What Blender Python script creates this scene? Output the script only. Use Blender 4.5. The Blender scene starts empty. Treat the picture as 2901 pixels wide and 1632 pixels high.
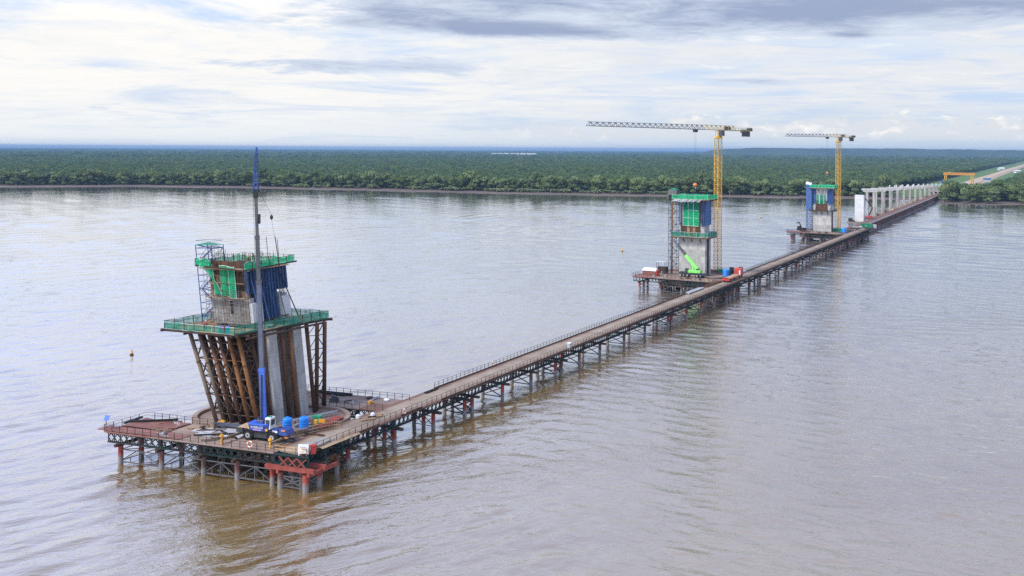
import bpy, bmesh, math, random
import numpy as np
from mathutils import Vector, Matrix, noise

random.seed(7)
rng = np.random.default_rng(7)
SC = bpy.context.scene
COL = SC.collection
R = math.radians

# ------------------------------------------------------------------ camera
cam_d = bpy.data.cameras.new('camera')
cam = bpy.data.objects.new('camera', cam_d)
COL.objects.link(cam)
cam.location = (0, 0, 50)
cam.rotation_euler = (R(90), -0.0058, 0)
cam_d.sensor_width = 36
cam_d.lens = 36 * 2400 / 2576
cam_d.shift_y = -350 / 2576
cam_d.clip_start = 1
cam_d.clip_end = 80000
SC.camera = cam

# ------------------------------------------------------------------ sky and sun
SUN_AZ, SUN_EL = R(-122), R(48)          # azimuth from +Y towards +X
world = bpy.data.worlds.new('World')
SC.world = world
world.use_nodes = True


def sky_nodes():
    nt = world.node_tree
    nt.nodes.clear()
    N, L = nt.nodes, nt.links

    def val(x):
        return x

    def math_(op, a, b=None, c=None, clamp=False):
        n = N.new('ShaderNodeMath')
        n.operation = op
        n.use_clamp = clamp
        for i, x in enumerate((a, b, c)):
            if x is None:
                continue
            if isinstance(x, (int, float)):
                n.inputs[i].default_value = x
            else:
                L.new(x, n.inputs[i])
        return n.outputs[0]

    def sstep(x, lo, hi):
        n = N.new('ShaderNodeMapRange')
        n.interpolation_type = 'SMOOTHSTEP'
        n.inputs[1].default_value, n.inputs[2].default_value = lo, hi
        L.new(x, n.inputs[0])
        return n.outputs[0]

    def comb(x, y, z):
        n = N.new('ShaderNodeCombineXYZ')
        for i, q in enumerate((x, y, z)):
            if isinstance(q, (int, float)):
                n.inputs[i].default_value = q
            else:
                L.new(q, n.inputs[i])
        return n.outputs[0]

    def fbm(vec, scale, detail, rough=.55, dist=0.0):
        n = N.new('ShaderNodeTexNoise')
        n.inputs['Scale'].default_value = scale
        n.inputs['Detail'].default_value = detail
        n.inputs['Roughness'].default_value = rough
        n.inputs['Distortion'].default_value = dist
        L.new(vec, n.inputs['Vector'])
        return n.outputs['Fac']

    def mix(f, a, b):
        n = N.new('ShaderNodeMix')
        n.data_type = 'RGBA'
        if isinstance(f, (int, float)):
            n.inputs[0].default_value = f
        else:
            L.new(f, n.inputs[0])
        for i, q in ((6, a), (7, b)):
            if isinstance(q, tuple):
                n.inputs[i].default_value = (*[10 * k for k in q], 1)
            else:
                L.new(q, n.inputs[i])
        return n.outputs[2]

    tc = N.new('ShaderNodeTexCoord')
    sep = N.new('ShaderNodeSeparateXYZ')
    L.new(tc.outputs['Generated'], sep.inputs[0])
    x, y, z = sep.outputs
    zc = math_('MAXIMUM', z, 0.0)
    den = math_('ADD', zc, 0.05)
    px, py = math_('DIVIDE', x, den), math_('DIVIDE', y, den)
    P = comb(px, py, 0.0)

    sky = N.new('ShaderNodeTexSky')
    sky.sky_type = 'NISHITA'
    sky.sun_disc = False
    sky.sun_elevation = SUN_EL
    sky.sun_rotation = SUN_AZ
    sky.air_density = 1.2
    sky.dust_density = 2.0

    # thin high veil over the blue; higher up the blue shows more
    right = sstep(x, -.35, .35)
    high = sstep(z, .16, .5)
    white = mix(right, (.75, .735, .705), (.615, .635, .66))
    white = mix(sstep(z, .12, .24), white, (.66, .75, .98))
    nv = fbm(P, .42, 11, .64, .8)
    veil = sstep(math_('SUBTRACT', nv, math_('MULTIPLY', high, .14)), .30, .54)
    blue = mix(.7, sky.outputs[0], (.46, .60, .86))
    blue = mix(sstep(z, .12, .24), blue, (.44, .56, .93))
    col = mix(veil, blue, white)
    # the cloud glows on the side where the sun stands behind it
    glow = N.new('ShaderNodeVectorMath')
    glow.operation = 'SCALE'
    L.new(col, glow.inputs[0])
    L.new(math_('ADD', 1.0, math_('MULTIPLY', math_('MULTIPLY', sstep(math_('MULTIPLY', x, -1.0), -.1, .8), sstep(z, .10, .30)), .60)), glow.inputs['Scale'])
    col = glow.outputs[0]
    # grey shading inside the veil, long flat streaks
    Pg = comb(math_('ADD', px, 13.7), math_('ADD', py, 4.2), 0.0)
    ng = fbm(Pg, .33, 10, .66, .7)
    grey = math_('MULTIPLY', sstep(ng, .50, .70), math_('ADD', .22, math_('MULTIPLY', right, .45)))
    col = mix(grey, col, (.49, .55, .63))

    # fine broken texture through all of it
    nf = fbm(comb(math_('ADD', px, 31.0), math_('MULTIPLY', py, 1.3), 3.0), 1.7, 9, .66, .8)
    col = mix(math_('MULTIPLY', sstep(nf, .47, .70), math_('ADD', .24, math_('MULTIPLY', right, .38))), col, (.44, .53, .70))
    col = mix(math_('MULTIPLY', math_('MULTIPLY', sstep(math_('SUBTRACT', 1.0, nf), .55, .75), .55), math_('SUBTRACT', 1.0, sstep(z, .13, .3))), col, (.80, .78, .75))

    # heavier grey cloud: a bank high on the right and separate bars
    Pd = comb(math_('ADD', px, 3.3), math_('ADD', py, 9.4), 1.7)
    nd = fbm(Pd, .50, 11, .68, .45)
    nb = fbm(comb(math_('MULTIPLY', x, 9.0), math_('MULTIPLY', z, 60.0), 2.2), 1.0, 10, .68, .5)

    def blob(cx, cz, wx, wz, slope=0.0):
        zz = math_('SUBTRACT', math_('SUBTRACT', z, cz), math_('MULTIPLY', math_('SUBTRACT', x, cx), slope))
        ax = math_('DIVIDE', math_('SUBTRACT', x, cx), wx)
        az = math_('DIVIDE', zz, wz)
        d = math_('ADD', math_('MULTIPLY', ax, ax), math_('MULTIPLY', az, az))
        return math_('POWER', 2.718, math_('MULTIPLY', d, -1.0))

    ahead = sstep(y, .2, .5)
    bank = math_('MULTIPLY', sstep(z, .100, .138), sstep(x, -.34, -.12))
    bank = math_('MULTIPLY', bank, math_('SUBTRACT', 1.0, math_('MULTIPLY', sstep(z, .18, .45), .75)))
    bars = math_('ADD', blob(-.19, .084, .16, .0085), math_('MULTIPLY', blob(.245, .071, .085, .006, -.05), .9))
    bars = math_('ADD', bars, blob(.02, .122, .19, .010, -.045))
    bars = math_('ADD', bars, math_('MULTIPLY', blob(.42, .062, .09, .006), .7))
    bars = math_('ADD', bars, math_('MULTIPLY', blob(.335, .114, .022, .005), .9))
    bars = math_('MULTIPLY', bars, ahead)
    cover = math_('ADD', math_('MULTIPLY', nd, .55), math_('MULTIPLY', nb, .45))
    cover = math_('ADD', cover, math_('ADD', math_('MULTIPLY', bank, math_('ADD', .145, math_('MULTIPLY', sstep(x, -.05, .25), .15))), math_('MULTIPLY', bars, .20)))
    dark = sstep(cover, .59, .665)
    deep = sstep(cover, .63, .84)
    dcol = mix(deep, (.50, .56, .66), (.235, .29, .43))
    col = mix(math_('MULTIPLY', dark, .92), col, dcol)

    # pale air just above the horizon
    hz = math_('SUBTRACT', 1.0, sstep(z, .0, .060))
    hcol = mix(right, (.67, .70, .71), (.455, .54, .63))
    col = mix(math_('MULTIPLY', hz, .80), col, hcol)
    # small heaped clouds along the horizon on the right
    az = math_('ARCTAN2', x, y)
    Pc = comb(math_('MULTIPLY', az, 34.0), math_('MULTIPLY', z, 70.0), .4)
    nc = fbm(Pc, 1.0, 8, .6, .25)
    Pc2 = comb(math_('MULTIPLY', az, 7.0), 0.0, 5.1)
    nc2 = fbm(Pc2, 1.0, 2)
    top = math_('ADD', .004, math_('MULTIPLY', nc2, .046))
    above = math_('DIVIDE', math_('SUBTRACT', z, top), .013)
    cm = sstep(math_('SUBTRACT', nc, math_('MULTIPLY', above, .24)), .45, .53)
    cm = math_('MULTIPLY', cm, math_('MULTIPLY', sstep(z, .006, .018), sstep(x, -.08, .10)))
    ccol = mix(sstep(nc, .52, .72), (.58, .60, .62), (.82, .785, .745))
    col = mix(math_('MULTIPLY', cm, .85), col, ccol)

    bg = N.new('ShaderNodeBackground')
    bg.inputs['Strength'].default_value = 0.1
    L.new(col, bg.inputs['Color'])
    out = N.new('ShaderNodeOutputWorld')
    L.new(bg.outputs[0], out.inputs['Surface'])


sky_nodes()
sun_d = bpy.data.lights.new('sun', 'SUN')
sun_d.energy = 2.7
sun_d.angle = R(12)
sun_d.color = (1.0, .94, .84)
sun = bpy.data.objects.new('sun', sun_d)
COL.objects.link(sun)
sdir = Vector((math.sin(SUN_AZ) * math.cos(SUN_EL), math.cos(SUN_AZ) * math.cos(SUN_EL), math.sin(SUN_EL)))
sun.rotation_euler = sdir.to_track_quat('Z', 'Y').to_euler()
sun.location = (0, 0, 300)

SC.view_settings.view_transform = 'Standard'
SC.view_settings.look = 'None'
SC.view_settings.exposure = 0.43
SC.view_settings.gamma = 1
SC.view_settings.use_curve_mapping = False
SC.render.engine = 'CYCLES'
SC.cycles.max_bounces = 6
SC.cycles.diffuse_bounces = 3
SC.cycles.glossy_bounces = 3
SC.cycles.transparent_max_bounces = 12
SC.cycles.volume_bounces = 0
SC.cycles.use_denoising = False


# ------------------------------------------------------------------ materials
MATS = {}


def pm(name, c1, c2=None, scale=1.0, rough=.7, metal=0.0, c3=None, bump=0.0, lo=.38, hi=.62,
       stretch=(1, 1, 1), rnd=0.10, world_pos=False, detail=6):
    """noise-mottled paint, steel, concrete and the like"""
    m = bpy.data.materials.new(name)
    m.use_nodes = True
    nt = m.node_tree
    N, L = nt.nodes, nt.links
    b = N['Principled BSDF']
    b.inputs['Roughness'].default_value = rough
    b.inputs['Metallic'].default_value = metal
    b.inputs['Specular IOR Level'].default_value = .5 if rough < .6 else .2
    c2 = c2 or tuple(k * .75 for k in c1)
    if world_pos:
        g = N.new('ShaderNodeNewGeometry')
        src = g.outputs['Position']
    else:
        tc = N.new('ShaderNodeTexCoord')
        src = tc.outputs['Object']
    oi = N.new('ShaderNodeObjectInfo')
    off = N.new('ShaderNodeVectorMath')
    off.operation = 'MULTIPLY_ADD'
    L.new(src, off.inputs[0])
    off.inputs[1].default_value = stretch
    cmb = N.new('ShaderNodeCombineXYZ')
    mul = N.new('ShaderNodeMath')
    mul.operation = 'MULTIPLY'
    mul.inputs[1].default_value = 0 if world_pos else 37
    L.new(oi.outputs['Random'], mul.inputs[0])
    L.new(mul.outputs[0], cmb.inputs[0])
    L.new(mul.outputs[0], cmb.inputs[1])
    L.new(cmb.outputs[0], off.inputs[2])
    t = N.new('ShaderNodeTexNoise')
    t.inputs['Scale'].default_value = scale
    t.inputs['Detail'].default_value = detail
    t.inputs['Roughness'].default_value = .62
    L.new(off.outputs[0], t.inputs['Vector'])
    cr = N.new('ShaderNodeValToRGB')
    cr.color_ramp.elements[0].position, cr.color_ramp.elements[1].position = lo, hi
    cr.color_ramp.elements[0].color = (*c1, 1)
    cr.color_ramp.elements[1].color = (*c2, 1)
    if c3:
        e = cr.color_ramp.elements.new(min(.98, hi + .10))
        e.color = (*c3, 1)
    L.new(t.outputs['Fac'], cr.inputs[0])
    hs = N.new('ShaderNodeHueSaturation')
    mr = N.new('ShaderNodeMapRange')
    mr.inputs[3].default_value, mr.inputs[4].default_value = 1 - rnd, 1 + rnd
    L.new(oi.outputs['Random'], mr.inputs[0])
    L.new(mr.outputs[0], hs.inputs['Value'])
    L.new(cr.outputs[0], hs.inputs['Color'])
    L.new(hs.outputs[0], b.inputs['Base Color'])
    if bump:
        bp = N.new('ShaderNodeBump')
        bp.inputs['Strength'].default_value = 1
        bp.inputs['Distance'].default_value = bump
        L.new(t.outputs['Fac'], bp.inputs['Height'])
        L.new(bp.outputs[0], b.inputs['Normal'])
    MATS[name] = m
    return m


def worn_track(m, edge):
    """wheel-worn middle of the jetty road, rustier along both kerbs"""
    nt = m.node_tree
    N, L = nt.nodes, nt.links
    b = N['Principled BSDF']
    old = b.inputs['Base Color'].links[0].from_socket
    g = N.new('ShaderNodeNewGeometry')
    dt = N.new('ShaderNodeVectorMath')
    dt.operation = 'DOT_PRODUCT'
    dt.inputs[1].default_value = (-math.sqrt(.75), .5, 0)
    L.new(g.outputs['Position'], dt.inputs[0])
    t = N.new('ShaderNodeTexNoise')
    t.inputs['Scale'].default_value = .18
    t.inputs['Detail'].default_value = 5
    L.new(g.outputs['Position'], t.inputs['Vector'])
    off = -(4.1 * -math.sqrt(.75) + 199.4 * .5) - 2.8
    a = N.new('ShaderNodeMath')
    a.operation = 'ADD'
    a.inputs[1].default_value = off
    L.new(dt.outputs['Value'], a.inputs[0])
    ab = N.new('ShaderNodeMath')
    ab.operation = 'ABSOLUTE'
    L.new(a.outputs[0], ab.inputs[0])
    c = N.new('ShaderNodeMath')
    c.operation = 'MULTIPLY_ADD'
    c.inputs[1].default_value = 2.2
    L.new(t.outputs['Fac'], c.inputs[0])
    L.new(ab.outputs[0], c.inputs[2])
    mr = N.new('ShaderNodeMapRange')
    mr.interpolation_type = 'SMOOTHSTEP'
    mr.inputs[1].default_value, mr.inputs[2].default_value = 2.5, 3.6
    L.new(c.outputs[0], mr.inputs[0])
    mx = N.new('ShaderNodeMix')
    mx.data_type = 'RGBA'
    L.new(mr.outputs[0], mx.inputs[0])
    L.new(old, mx.inputs[6])
    mx.inputs[7].default_value = (*edge, 1)
    L.new(mx.outputs[2], b.inputs['Base Color'])


def pile_mat(name, top, top2, wet):
    """painted steel tube with a band of grey river mud up to the tide mark"""
    m = pm(name, top, top2, 1.6, .7, bump=.01, rnd=.2)
    nt = m.node_tree
    N, L = nt.nodes, nt.links
    b = N['Principled BSDF']
    old = b.inputs['Base Color'].links[0].from_socket
    g = N.new('ShaderNodeNewGeometry')
    s = N.new('ShaderNodeSeparateXYZ')
    L.new(g.outputs['Position'], s.inputs[0])
    t = N.new('ShaderNodeTexNoise')
    t.inputs['Scale'].default_value = 1.1
    L.new(g.outputs['Position'], t.inputs['Vector'])
    a = N.new('ShaderNodeMath')
    a.operation = 'MULTIPLY_ADD'
    a.inputs[1].default_value = -1.6
    L.new(t.outputs['Fac'], a.inputs[0])
    L.new(s.outputs[2], a.inputs[2])
    mr = N.new('ShaderNodeMapRange')
    mr.inputs[1].default_value, mr.inputs[2].default_value = .1, .75
    L.new(a.outputs[0], mr.inputs[0])
    mx = N.new('ShaderNodeMix')
    mx.data_type = 'RGBA'
    mx.inputs[6].default_value = (*wet, 1)
    L.new(mr.outputs[0], mx.inputs[0])
    L.new(old, mx.inputs[7])
    L.new(mx.outputs[2], b.inputs['Base Color'])
    return m


def net_mat(name, col, open_=.22):
    """woven safety netting: part of the light passes straight through the mesh holes"""
    m = bpy.data.materials.new(name)
    m.use_nodes = True
    nt = m.node_tree
    N, L = nt.nodes, nt.links
    N.clear()
    d = N.new('ShaderNodeBsdfDiffuse')
    tl = N.new('ShaderNodeBsdfTranslucent')
    tr = N.new('ShaderNodeBsdfTransparent')
    t = N.new('ShaderNodeTexNoise')
    t.inputs['Scale'].default_value = 1.3
    t.inputs['Detail'].default_value = 5
    g = N.new('ShaderNodeNewGeometry')
    L.new(g.outputs['Position'], t.inputs['Vector'])
    cr = N.new('ShaderNodeValToRGB')
    cr.color_ramp.elements[0].position, cr.color_ramp.elements[1].position = .35, .68
    cr.color_ramp.elements[0].color = (*[k * .72 for k in col], 1)
    cr.color_ramp.elements[1].color = (*col, 1)
    L.new(t.outputs['Fac'], cr.inputs[0])
    L.new(cr.outputs[0], d.inputs[0])
    L.new(cr.outputs[0], tl.inputs[0])
    m1 = N.new('ShaderNodeMixShader')
    m1.inputs[0].default_value = .3
    L.new(d.outputs[0], m1.inputs[1])
    L.new(tl.outputs[0], m1.inputs[2])
    m2 = N.new('ShaderNodeMixShader')
    mr = N.new('ShaderNodeMapRange')
    mr.inputs[1].default_value, mr.inputs[2].default_value = .3, .7
    mr.inputs[3].default_value, mr.inputs[4].default_value = open_ * .5, open_ * 1.5
    L.new(t.outputs['Fac'], mr.inputs[0])
    L.new(mr.outputs[0], m2.inputs[0])
    L.new(m1.outputs[0], m2.inputs[1])
    L.new(tr.outputs[0], m2.inputs[2])
    o = N.new('ShaderNodeOutputMaterial')
    L.new(m2.outputs[0], o.inputs[0])
    MATS[name] = m
    return m


def leaf_mat(name, c1, c2):
    m = pm(name, c1, c2, .35, .75, rnd=.30, world_pos=True, lo=.35, hi=.65, detail=4)
    nt = m.node_tree
    N, L = nt.nodes, nt.links
    b = N['Principled BSDF']
    b.inputs['Specular IOR Level'].default_value = .15
    tl = N.new('ShaderNodeBsdfTranslucent')
    L.new(b.inputs['Base Color'].links[0].from_socket, tl.inputs[0])
    ms = N.new('ShaderNodeMixShader')
    ms.inputs[0].default_value = .25
    L.new(b.outputs[0], ms.inputs[1])
    L.new(tl.outputs[0], ms.inputs[2])
    out = [n for n in N if n.type == 'OUTPUT_MATERIAL'][0]
    L.new(ms.outputs[0], out.inputs[0])
    return m


pm('concrete', (.30, .29, .27), (.42, .41, .385), .55, .85, c3=(.47, .46, .435), bump=.01, stretch=(1.6, 1.6, .22), rnd=.10, lo=.33, hi=.55)
pm('concrete_pale', (.30, .29, .27), (.41, .40, .375), .5, .8, c3=(.46, .45, .425), stretch=(1.4, 1.4, .25), rnd=.08, lo=.32, hi=.54)
pm('concrete_grimy', (.23, .21, .19), (.38, .365, .34), .6, .85, c3=(.46, .45, .43), stretch=(1.6, 1.6, .3), rnd=.1, lo=.35, hi=.6)
pm('concrete_white', (.54, .545, .55), (.62, .62, .615), .3, .8, rnd=.03)
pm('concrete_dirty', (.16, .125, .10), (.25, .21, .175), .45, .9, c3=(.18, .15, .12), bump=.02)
pm('rust', (.075, .042, .027), (.135, .066, .034), .55, .8, c3=(.20, .10, .042), bump=.01, rnd=.28, stretch=(1, 1, .35))
pm('rust_orange', (.16, .070, .028), (.25, .115, .042), .5, .8, c3=(.10, .052, .028), rnd=.15, stretch=(1, 1, .3))
pm('rust_pale', (.14, .10, .072), (.23, .18, .135), .5, .8, c3=(.17, .10, .06), rnd=.12, stretch=(1, 1, .25))
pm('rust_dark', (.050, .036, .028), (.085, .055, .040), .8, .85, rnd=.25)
pm('truss', (.022, .024, .025), (.042, .042, .040), 1.2, .7, c3=(.10, .055, .035), rnd=.2)
pm('truss_green', (.016, .034, .034), (.030, .050, .048), 1.2, .7, c3=(.09, .055, .04), rnd=.2)
pm('brace_grey', (.085, .085, .092), (.125, .125, .132), 1.0, .7, c3=(.10, .07, .06), rnd=.12)
pm('deck', (.215, .145, .115), (.30, .225, .185), .28, .85, c3=(.15, .085, .06), bump=.01, rnd=.08, world_pos=True)
pm('jetty_deck', (.235, .180, .135), (.315, .255, .200), .22, .85, c3=(.18, .11, .08), bump=.008, rnd=.06, world_pos=True, stretch=(1, 1, 1))
worn_track(MATS['jetty_deck'], (.165, .092, .068))
pm('deck_rust', (.20, .088, .072), (.27, .13, .105), .5, .8, c3=(.14, .07, .06), rnd=.15, world_pos=True)
pm('red_beam', (.24, .052, .042), (.32, .085, .06), .8, .7, c3=(.15, .05, .04), rnd=.12)
pm('rail', (.055, .042, .036), (.09, .06, .05), 1.5, .7, rnd=.2)
pm('rope_white', (.74, .78, .76), (.62, .68, .66), 1, .8)
pm('blue_form', (.016, .045, .115), (.030, .080, .20), .9, .55, c3=(.09, .13, .15), rnd=.35, stretch=(1, 1, .5))
pm('blue_form_flat', (.014, .060, .20), (.022, .085, .26), .6, .5, c3=(.03, .10, .25), rnd=.08)
pm('blue_scaffold', (.028, .07, .19), (.04, .10, .26), 1.0, .55, rnd=.2)
pm('grey_scaffold', (.10, .105, .11), (.16, .16, .16), 1.0, .6, rnd=.2)
pm('yellow', (.62, .33, .028), (.70, .42, .05), .5, .5, c3=(.46, .22, .03), rnd=.08)
pm('yellow_dull', (.42, .30, .10), (.5, .37, .14), .6, .6, rnd=.08)
pm('gantry_orange', (.72, .30, .03), (.78, .38, .05), .3, .5, rnd=.08)
pm('crane_blue', (.05, .14, .60), (.065, .17, .68), .5, .38, rnd=.04)
pm('crane_blue_dark', (.018, .05, .23), (.03, .075, .30), .8, .4, rnd=.06)
pm('crane_green', (.20, .66, .11), (.26, .74, .16), .6, .42, rnd=.05)
pm('crane_red', (.50, .035, .03), (.58, .06, .045), .6, .45, rnd=.08)
pm('boom_grey', (.055, .06, .07), (.085, .09, .10), .7, .45, rnd=.06)
pm('boom_light', (.085, .10, .145), (.12, .14, .19), .7, .45, rnd=.06)
pm('chassis', (.028, .032, .036), (.05, .054, .058), 1.5, .55, rnd=.1)
pm('tyre', (.020, .020, .020), (.035, .034, .032), 3, .9)
pm('wheel_grey', (.42, .42, .42), (.32, .32, .32), 3, .5)
pm('glass', (.03, .04, .05), (.045, .055, .065), 1, .12)
pm('white_paint', (.76, .77, .76), (.68, .69, .68), 1.2, .5, rnd=.05)
pm('tank_blue', (.020, .23, .78), (.028, .27, .84), .8, .35, rnd=.05)
pm('timber', (.30, .21, .13), (.42, .31, .20), 1.4, .85, rnd=.2)
pm('plywood', (.34, .22, .13), (.24, .15, .09), .8, .85, c3=(.46, .34, .2), rnd=.25)
pm('steel_sheet', (.36, .36, .37), (.44, .44, .45), .7, .55, rnd=.2)
pm('safety_yellow', (.72, .34, .03), (.78, .42, .05), 1.5, .5)
pm('dark_stripe', (.03, .028, .026), (.045, .04, .036), 1.5, .6)
pm('orange', (.72, .20, .05), (.8, .28, .08), 1.5, .5)
pm('green_box', (.02, .23, .12), (.03, .28, .15), .8, .6, rnd=.15)
pm('gravel_grey', (.24, .225, .21), (.32, .30, .285), .3, .9, rnd=.05)
pm('mud', (.120, .092, .072), (.155, .120, .094), .02, .75, c3=(.065, .05, .04), bump=.05, world_pos=True)
pm('land', (.035, .048, .025), (.06, .065, .035), .02, .95, world_pos=True)
pm('grass', (.085, .15, .045), (.12, .19, .06), .03, .95, c3=(.16, .16, .08), world_pos=True)
pm('road', (.40, .30, .20), (.48, .38, .27), .03, .9, c3=(.36, .30, .24), world_pos=True)
pm('hill', (.04, .065, .04), (.055, .08, .05), .002, .95, world_pos=True)
pm('bark', (.19, .165, .135), (.26, .23, .19), 1.0, .9, c3=(.11, .09, .07), rnd=.3)
pm('water_glint', (.75, .76, .76), (.80, .80, .80), .01, .15)  # lake water: bright sky reflection put into the base colour
pm('skin', (.30, .17, .10), (.27, .15, .09), 3, .6)
pm('cloth_dark', (.045, .05, .07), (.065, .07, .09), 4, .9)
pm('cloth_olive', (.14, .15, .07), (.18, .18, .09), 4, .9)
pm('cloth_red', (.30, .08, .05), (.36, .11, .07), 4, .9)
pm('helmet', (.75, .74, .70), (.70, .68, .62), 4, .4)
pm('lilac', (.42, .26, .60), (.5, .32, .66), 3, .5)
pile_mat('pile_red', (.33, .055, .040), (.24, .065, .050), (.235, .215, .205))
pile_mat('pile_brown', (.085, .060, .052), (.13, .080, .062), (.20, .185, .175))
pile_mat('pile_dull', (.19, .075, .062), (.14, .075, .065), (.225, .205, .20))
net_mat('net_green', (.035, .60, .28), .26)
net_mat('net_teal', (.022, .36, .235), .36)
leaf_mat('leaf_a', (0.083, 0.130, 0.042), (0.130, 0.181, 0.064))
leaf_mat('leaf_b', (0.101, 0.153, 0.046), (0.155, 0.206, 0.072))
leaf_mat('leaf_c', (0.061, 0.113, 0.052), (0.097, 0.155, 0.072))
leaf_mat('leaf_front_a', (0.137, 0.189, 0.066), (0.205, 0.258, 0.102))
leaf_mat('leaf_front_b', (0.158, 0.206, 0.076), (0.223, 0.271, 0.119))
leaf_mat('leaf_palm', (.13, .17, .075), (.19, .22, .11))


def water_mat():
    m = bpy.data.materials.new('river_water')
    m.use_nodes = True
    nt = m.node_tree
    N, L = nt.nodes, nt.links
    N.remove(N['Principled BSDF'])
    g = N.new('ShaderNodeNewGeometry')
    body = N.new('ShaderNodeBsdfDiffuse')          # light coming back out of the silt
    gloss = N.new('ShaderNodeBsdfGlossy')          # reflection off the surface
    gloss.inputs['Roughness'].default_value = .04
    gloss.inputs['Color'].default_value = (1, 1, 1, 1)

    def mapped(rot, sx, sy):
        """long axis of the pattern lies at rot degrees from +x"""
        mp = N.new('ShaderNodeMapping')
        mp.vector_type = 'TEXTURE'
        mp.inputs['Rotation'].default_value[2] = R(rot)
        mp.inputs['Scale'].default_value = (1 / sx, 1 / sy, 1)
        L.new(g.outputs['Position'], mp.inputs['Vector'])
        return mp.outputs[0]

    def nz(vec, scale, detail, dist=0., rough=.5):
        n = N.new('ShaderNodeTexNoise')
        n.inputs['Scale'].default_value = scale
        n.inputs['Detail'].default_value = detail
        n.inputs['Distortion'].default_value = dist
        n.inputs['Roughness'].default_value = rough
        L.new(vec, n.inputs['Vector'])
        return n.outputs['Fac']

    def ma(op, a, b_):
        n = N.new('ShaderNodeMath')
        n.operation = op
        for i, q in enumerate((a, b_)):
            if isinstance(q, (int, float)):
                n.inputs[i].default_value = q
            else:
                L.new(q, n.inputs[i])
        return n.outputs[0]

    # silt: broad drifting bands of thicker and thinner brown
    cr = N.new('ShaderNodeValToRGB')
    cr.color_ramp.elements[0].color = (.180, .112, .030, 1)
    cr.color_ramp.elements[1].color = (.215, .143, .048, 1)
    cr.color_ramp.elements[0].position, cr.color_ramp.elements[1].position = .35, .65
    L.new(nz(mapped(25, .5, 1), .035, 5, .6), cr.inputs[0])
    # brown fades to grey with distance, standing in for stronger sky reflection
    sy_ = N.new('ShaderNodeSeparateXYZ')
    L.new(g.outputs['Position'], sy_.inputs[0])
    thin = N.new('ShaderNodeMapRange')
    thin.interpolation_type = 'SMOOTHSTEP'
    thin.inputs[1].default_value, thin.inputs[2].default_value = 150, 420
    L.new(sy_.outputs[1], thin.inputs[0])
    mxw = N.new('ShaderNodeMix')
    mxw.data_type = 'RGBA'
    L.new(thin.outputs[0], mxw.inputs[0])
    L.new(cr.outputs[0], mxw.inputs[6])
    mxw.inputs[7].default_value = (.150, .135, .120, 1)
    L.new(mxw.outputs[2], body.inputs['Color'])
    # waves bend round the works: one train on the left, another on the right
    sx_ = N.new('ShaderNodeSeparateXYZ')
    L.new(g.outputs['Position'], sx_.inputs[0])
    side = N.new('ShaderNodeMapRange')
    side.interpolation_type = 'SMOOTHSTEP'
    side.inputs[1].default_value, side.inputs[2].default_value = -30, 45
    L.new(sx_.outputs[0], side.inputs[0])

    def both(l, r):
        return ma('ADD', ma('MULTIPLY', l, ma('SUBTRACT', 1.0, side.outputs[0])), ma('MULTIPLY', r, side.outputs[0]))

    swell = ma('MULTIPLY', both(nz(mapped(38, .22, 1), .15, 2, .3), nz(mapped(-34, .22, 1), .13, 2, .3)), .05)
    chop = ma('MULTIPLY', both(nz(mapped(34, .30, 1), .42, 3, .5), nz(mapped(-26, .36, 1), .46, 3, .6)), .24)
    chop = ma('ADD', chop, ma('MULTIPLY', both(nz(mapped(26, .4, 1), 1.05, 3, .5), nz(mapped(-15, .45, 1), 1.1, 3, .6)), .17))
    ripple = ma('MULTIPLY', nz(mapped(8, .5, 1), 2.8, 3, .5), .055)
    # wind patches: ruffled and smoother water
    patch = N.new('ShaderNodeMapRange')
    patch.inputs[1].default_value, patch.inputs[2].default_value = .36, .64
    patch.inputs[3].default_value, patch.inputs[4].default_value = .55, 1.25
    L.new(nz(mapped(32, .35, 1), .022, 4, .8), patch.inputs[0])
    calm = N.new('ShaderNodeMapRange')       # the river lies calmer towards the sheltered far bank
    calm.inputs[1].default_value, calm.inputs[2].default_value = 150, 520
    calm.inputs[3].default_value, calm.inputs[4].default_value = 1.0, .25
    L.new(sx_.outputs[1], calm.inputs[0])
    h = ma('MULTIPLY', ma('ADD', swell, ma('MULTIPLY', ma('ADD', chop, ripple), patch.outputs[0])), calm.outputs[0])
    bp = N.new('ShaderNodeBump')
    bp.inputs['Strength'].default_value = 1
    bp.inputs['Distance'].default_value = 1
    L.new(h, bp.inputs['Height'])
    L.new(bp.outputs[0], gloss.inputs['Normal'])
    lw = N.new('ShaderNodeLayerWeight')            # Schlick's law: more mirror towards grazing
    lw.inputs['Blend'].default_value = .5
    L.new(bp.outputs[0], lw.inputs['Normal'])
    fr = ma('ADD', .20, ma('MULTIPLY', ma('POWER', lw.outputs['Facing'], 2.6), .80))
    ms = N.new('ShaderNodeMixShader')
    L.new(fr, ms.inputs[0])
    L.new(body.outputs[0], ms.inputs[1])
    L.new(gloss.outputs[0], ms.inputs[2])
    out = [n for n in N if n.type == 'OUTPUT_MATERIAL'][0]
    L.new(ms.outputs[0], out.inputs[0])
    MATS['water'] = m


water_mat()


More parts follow.
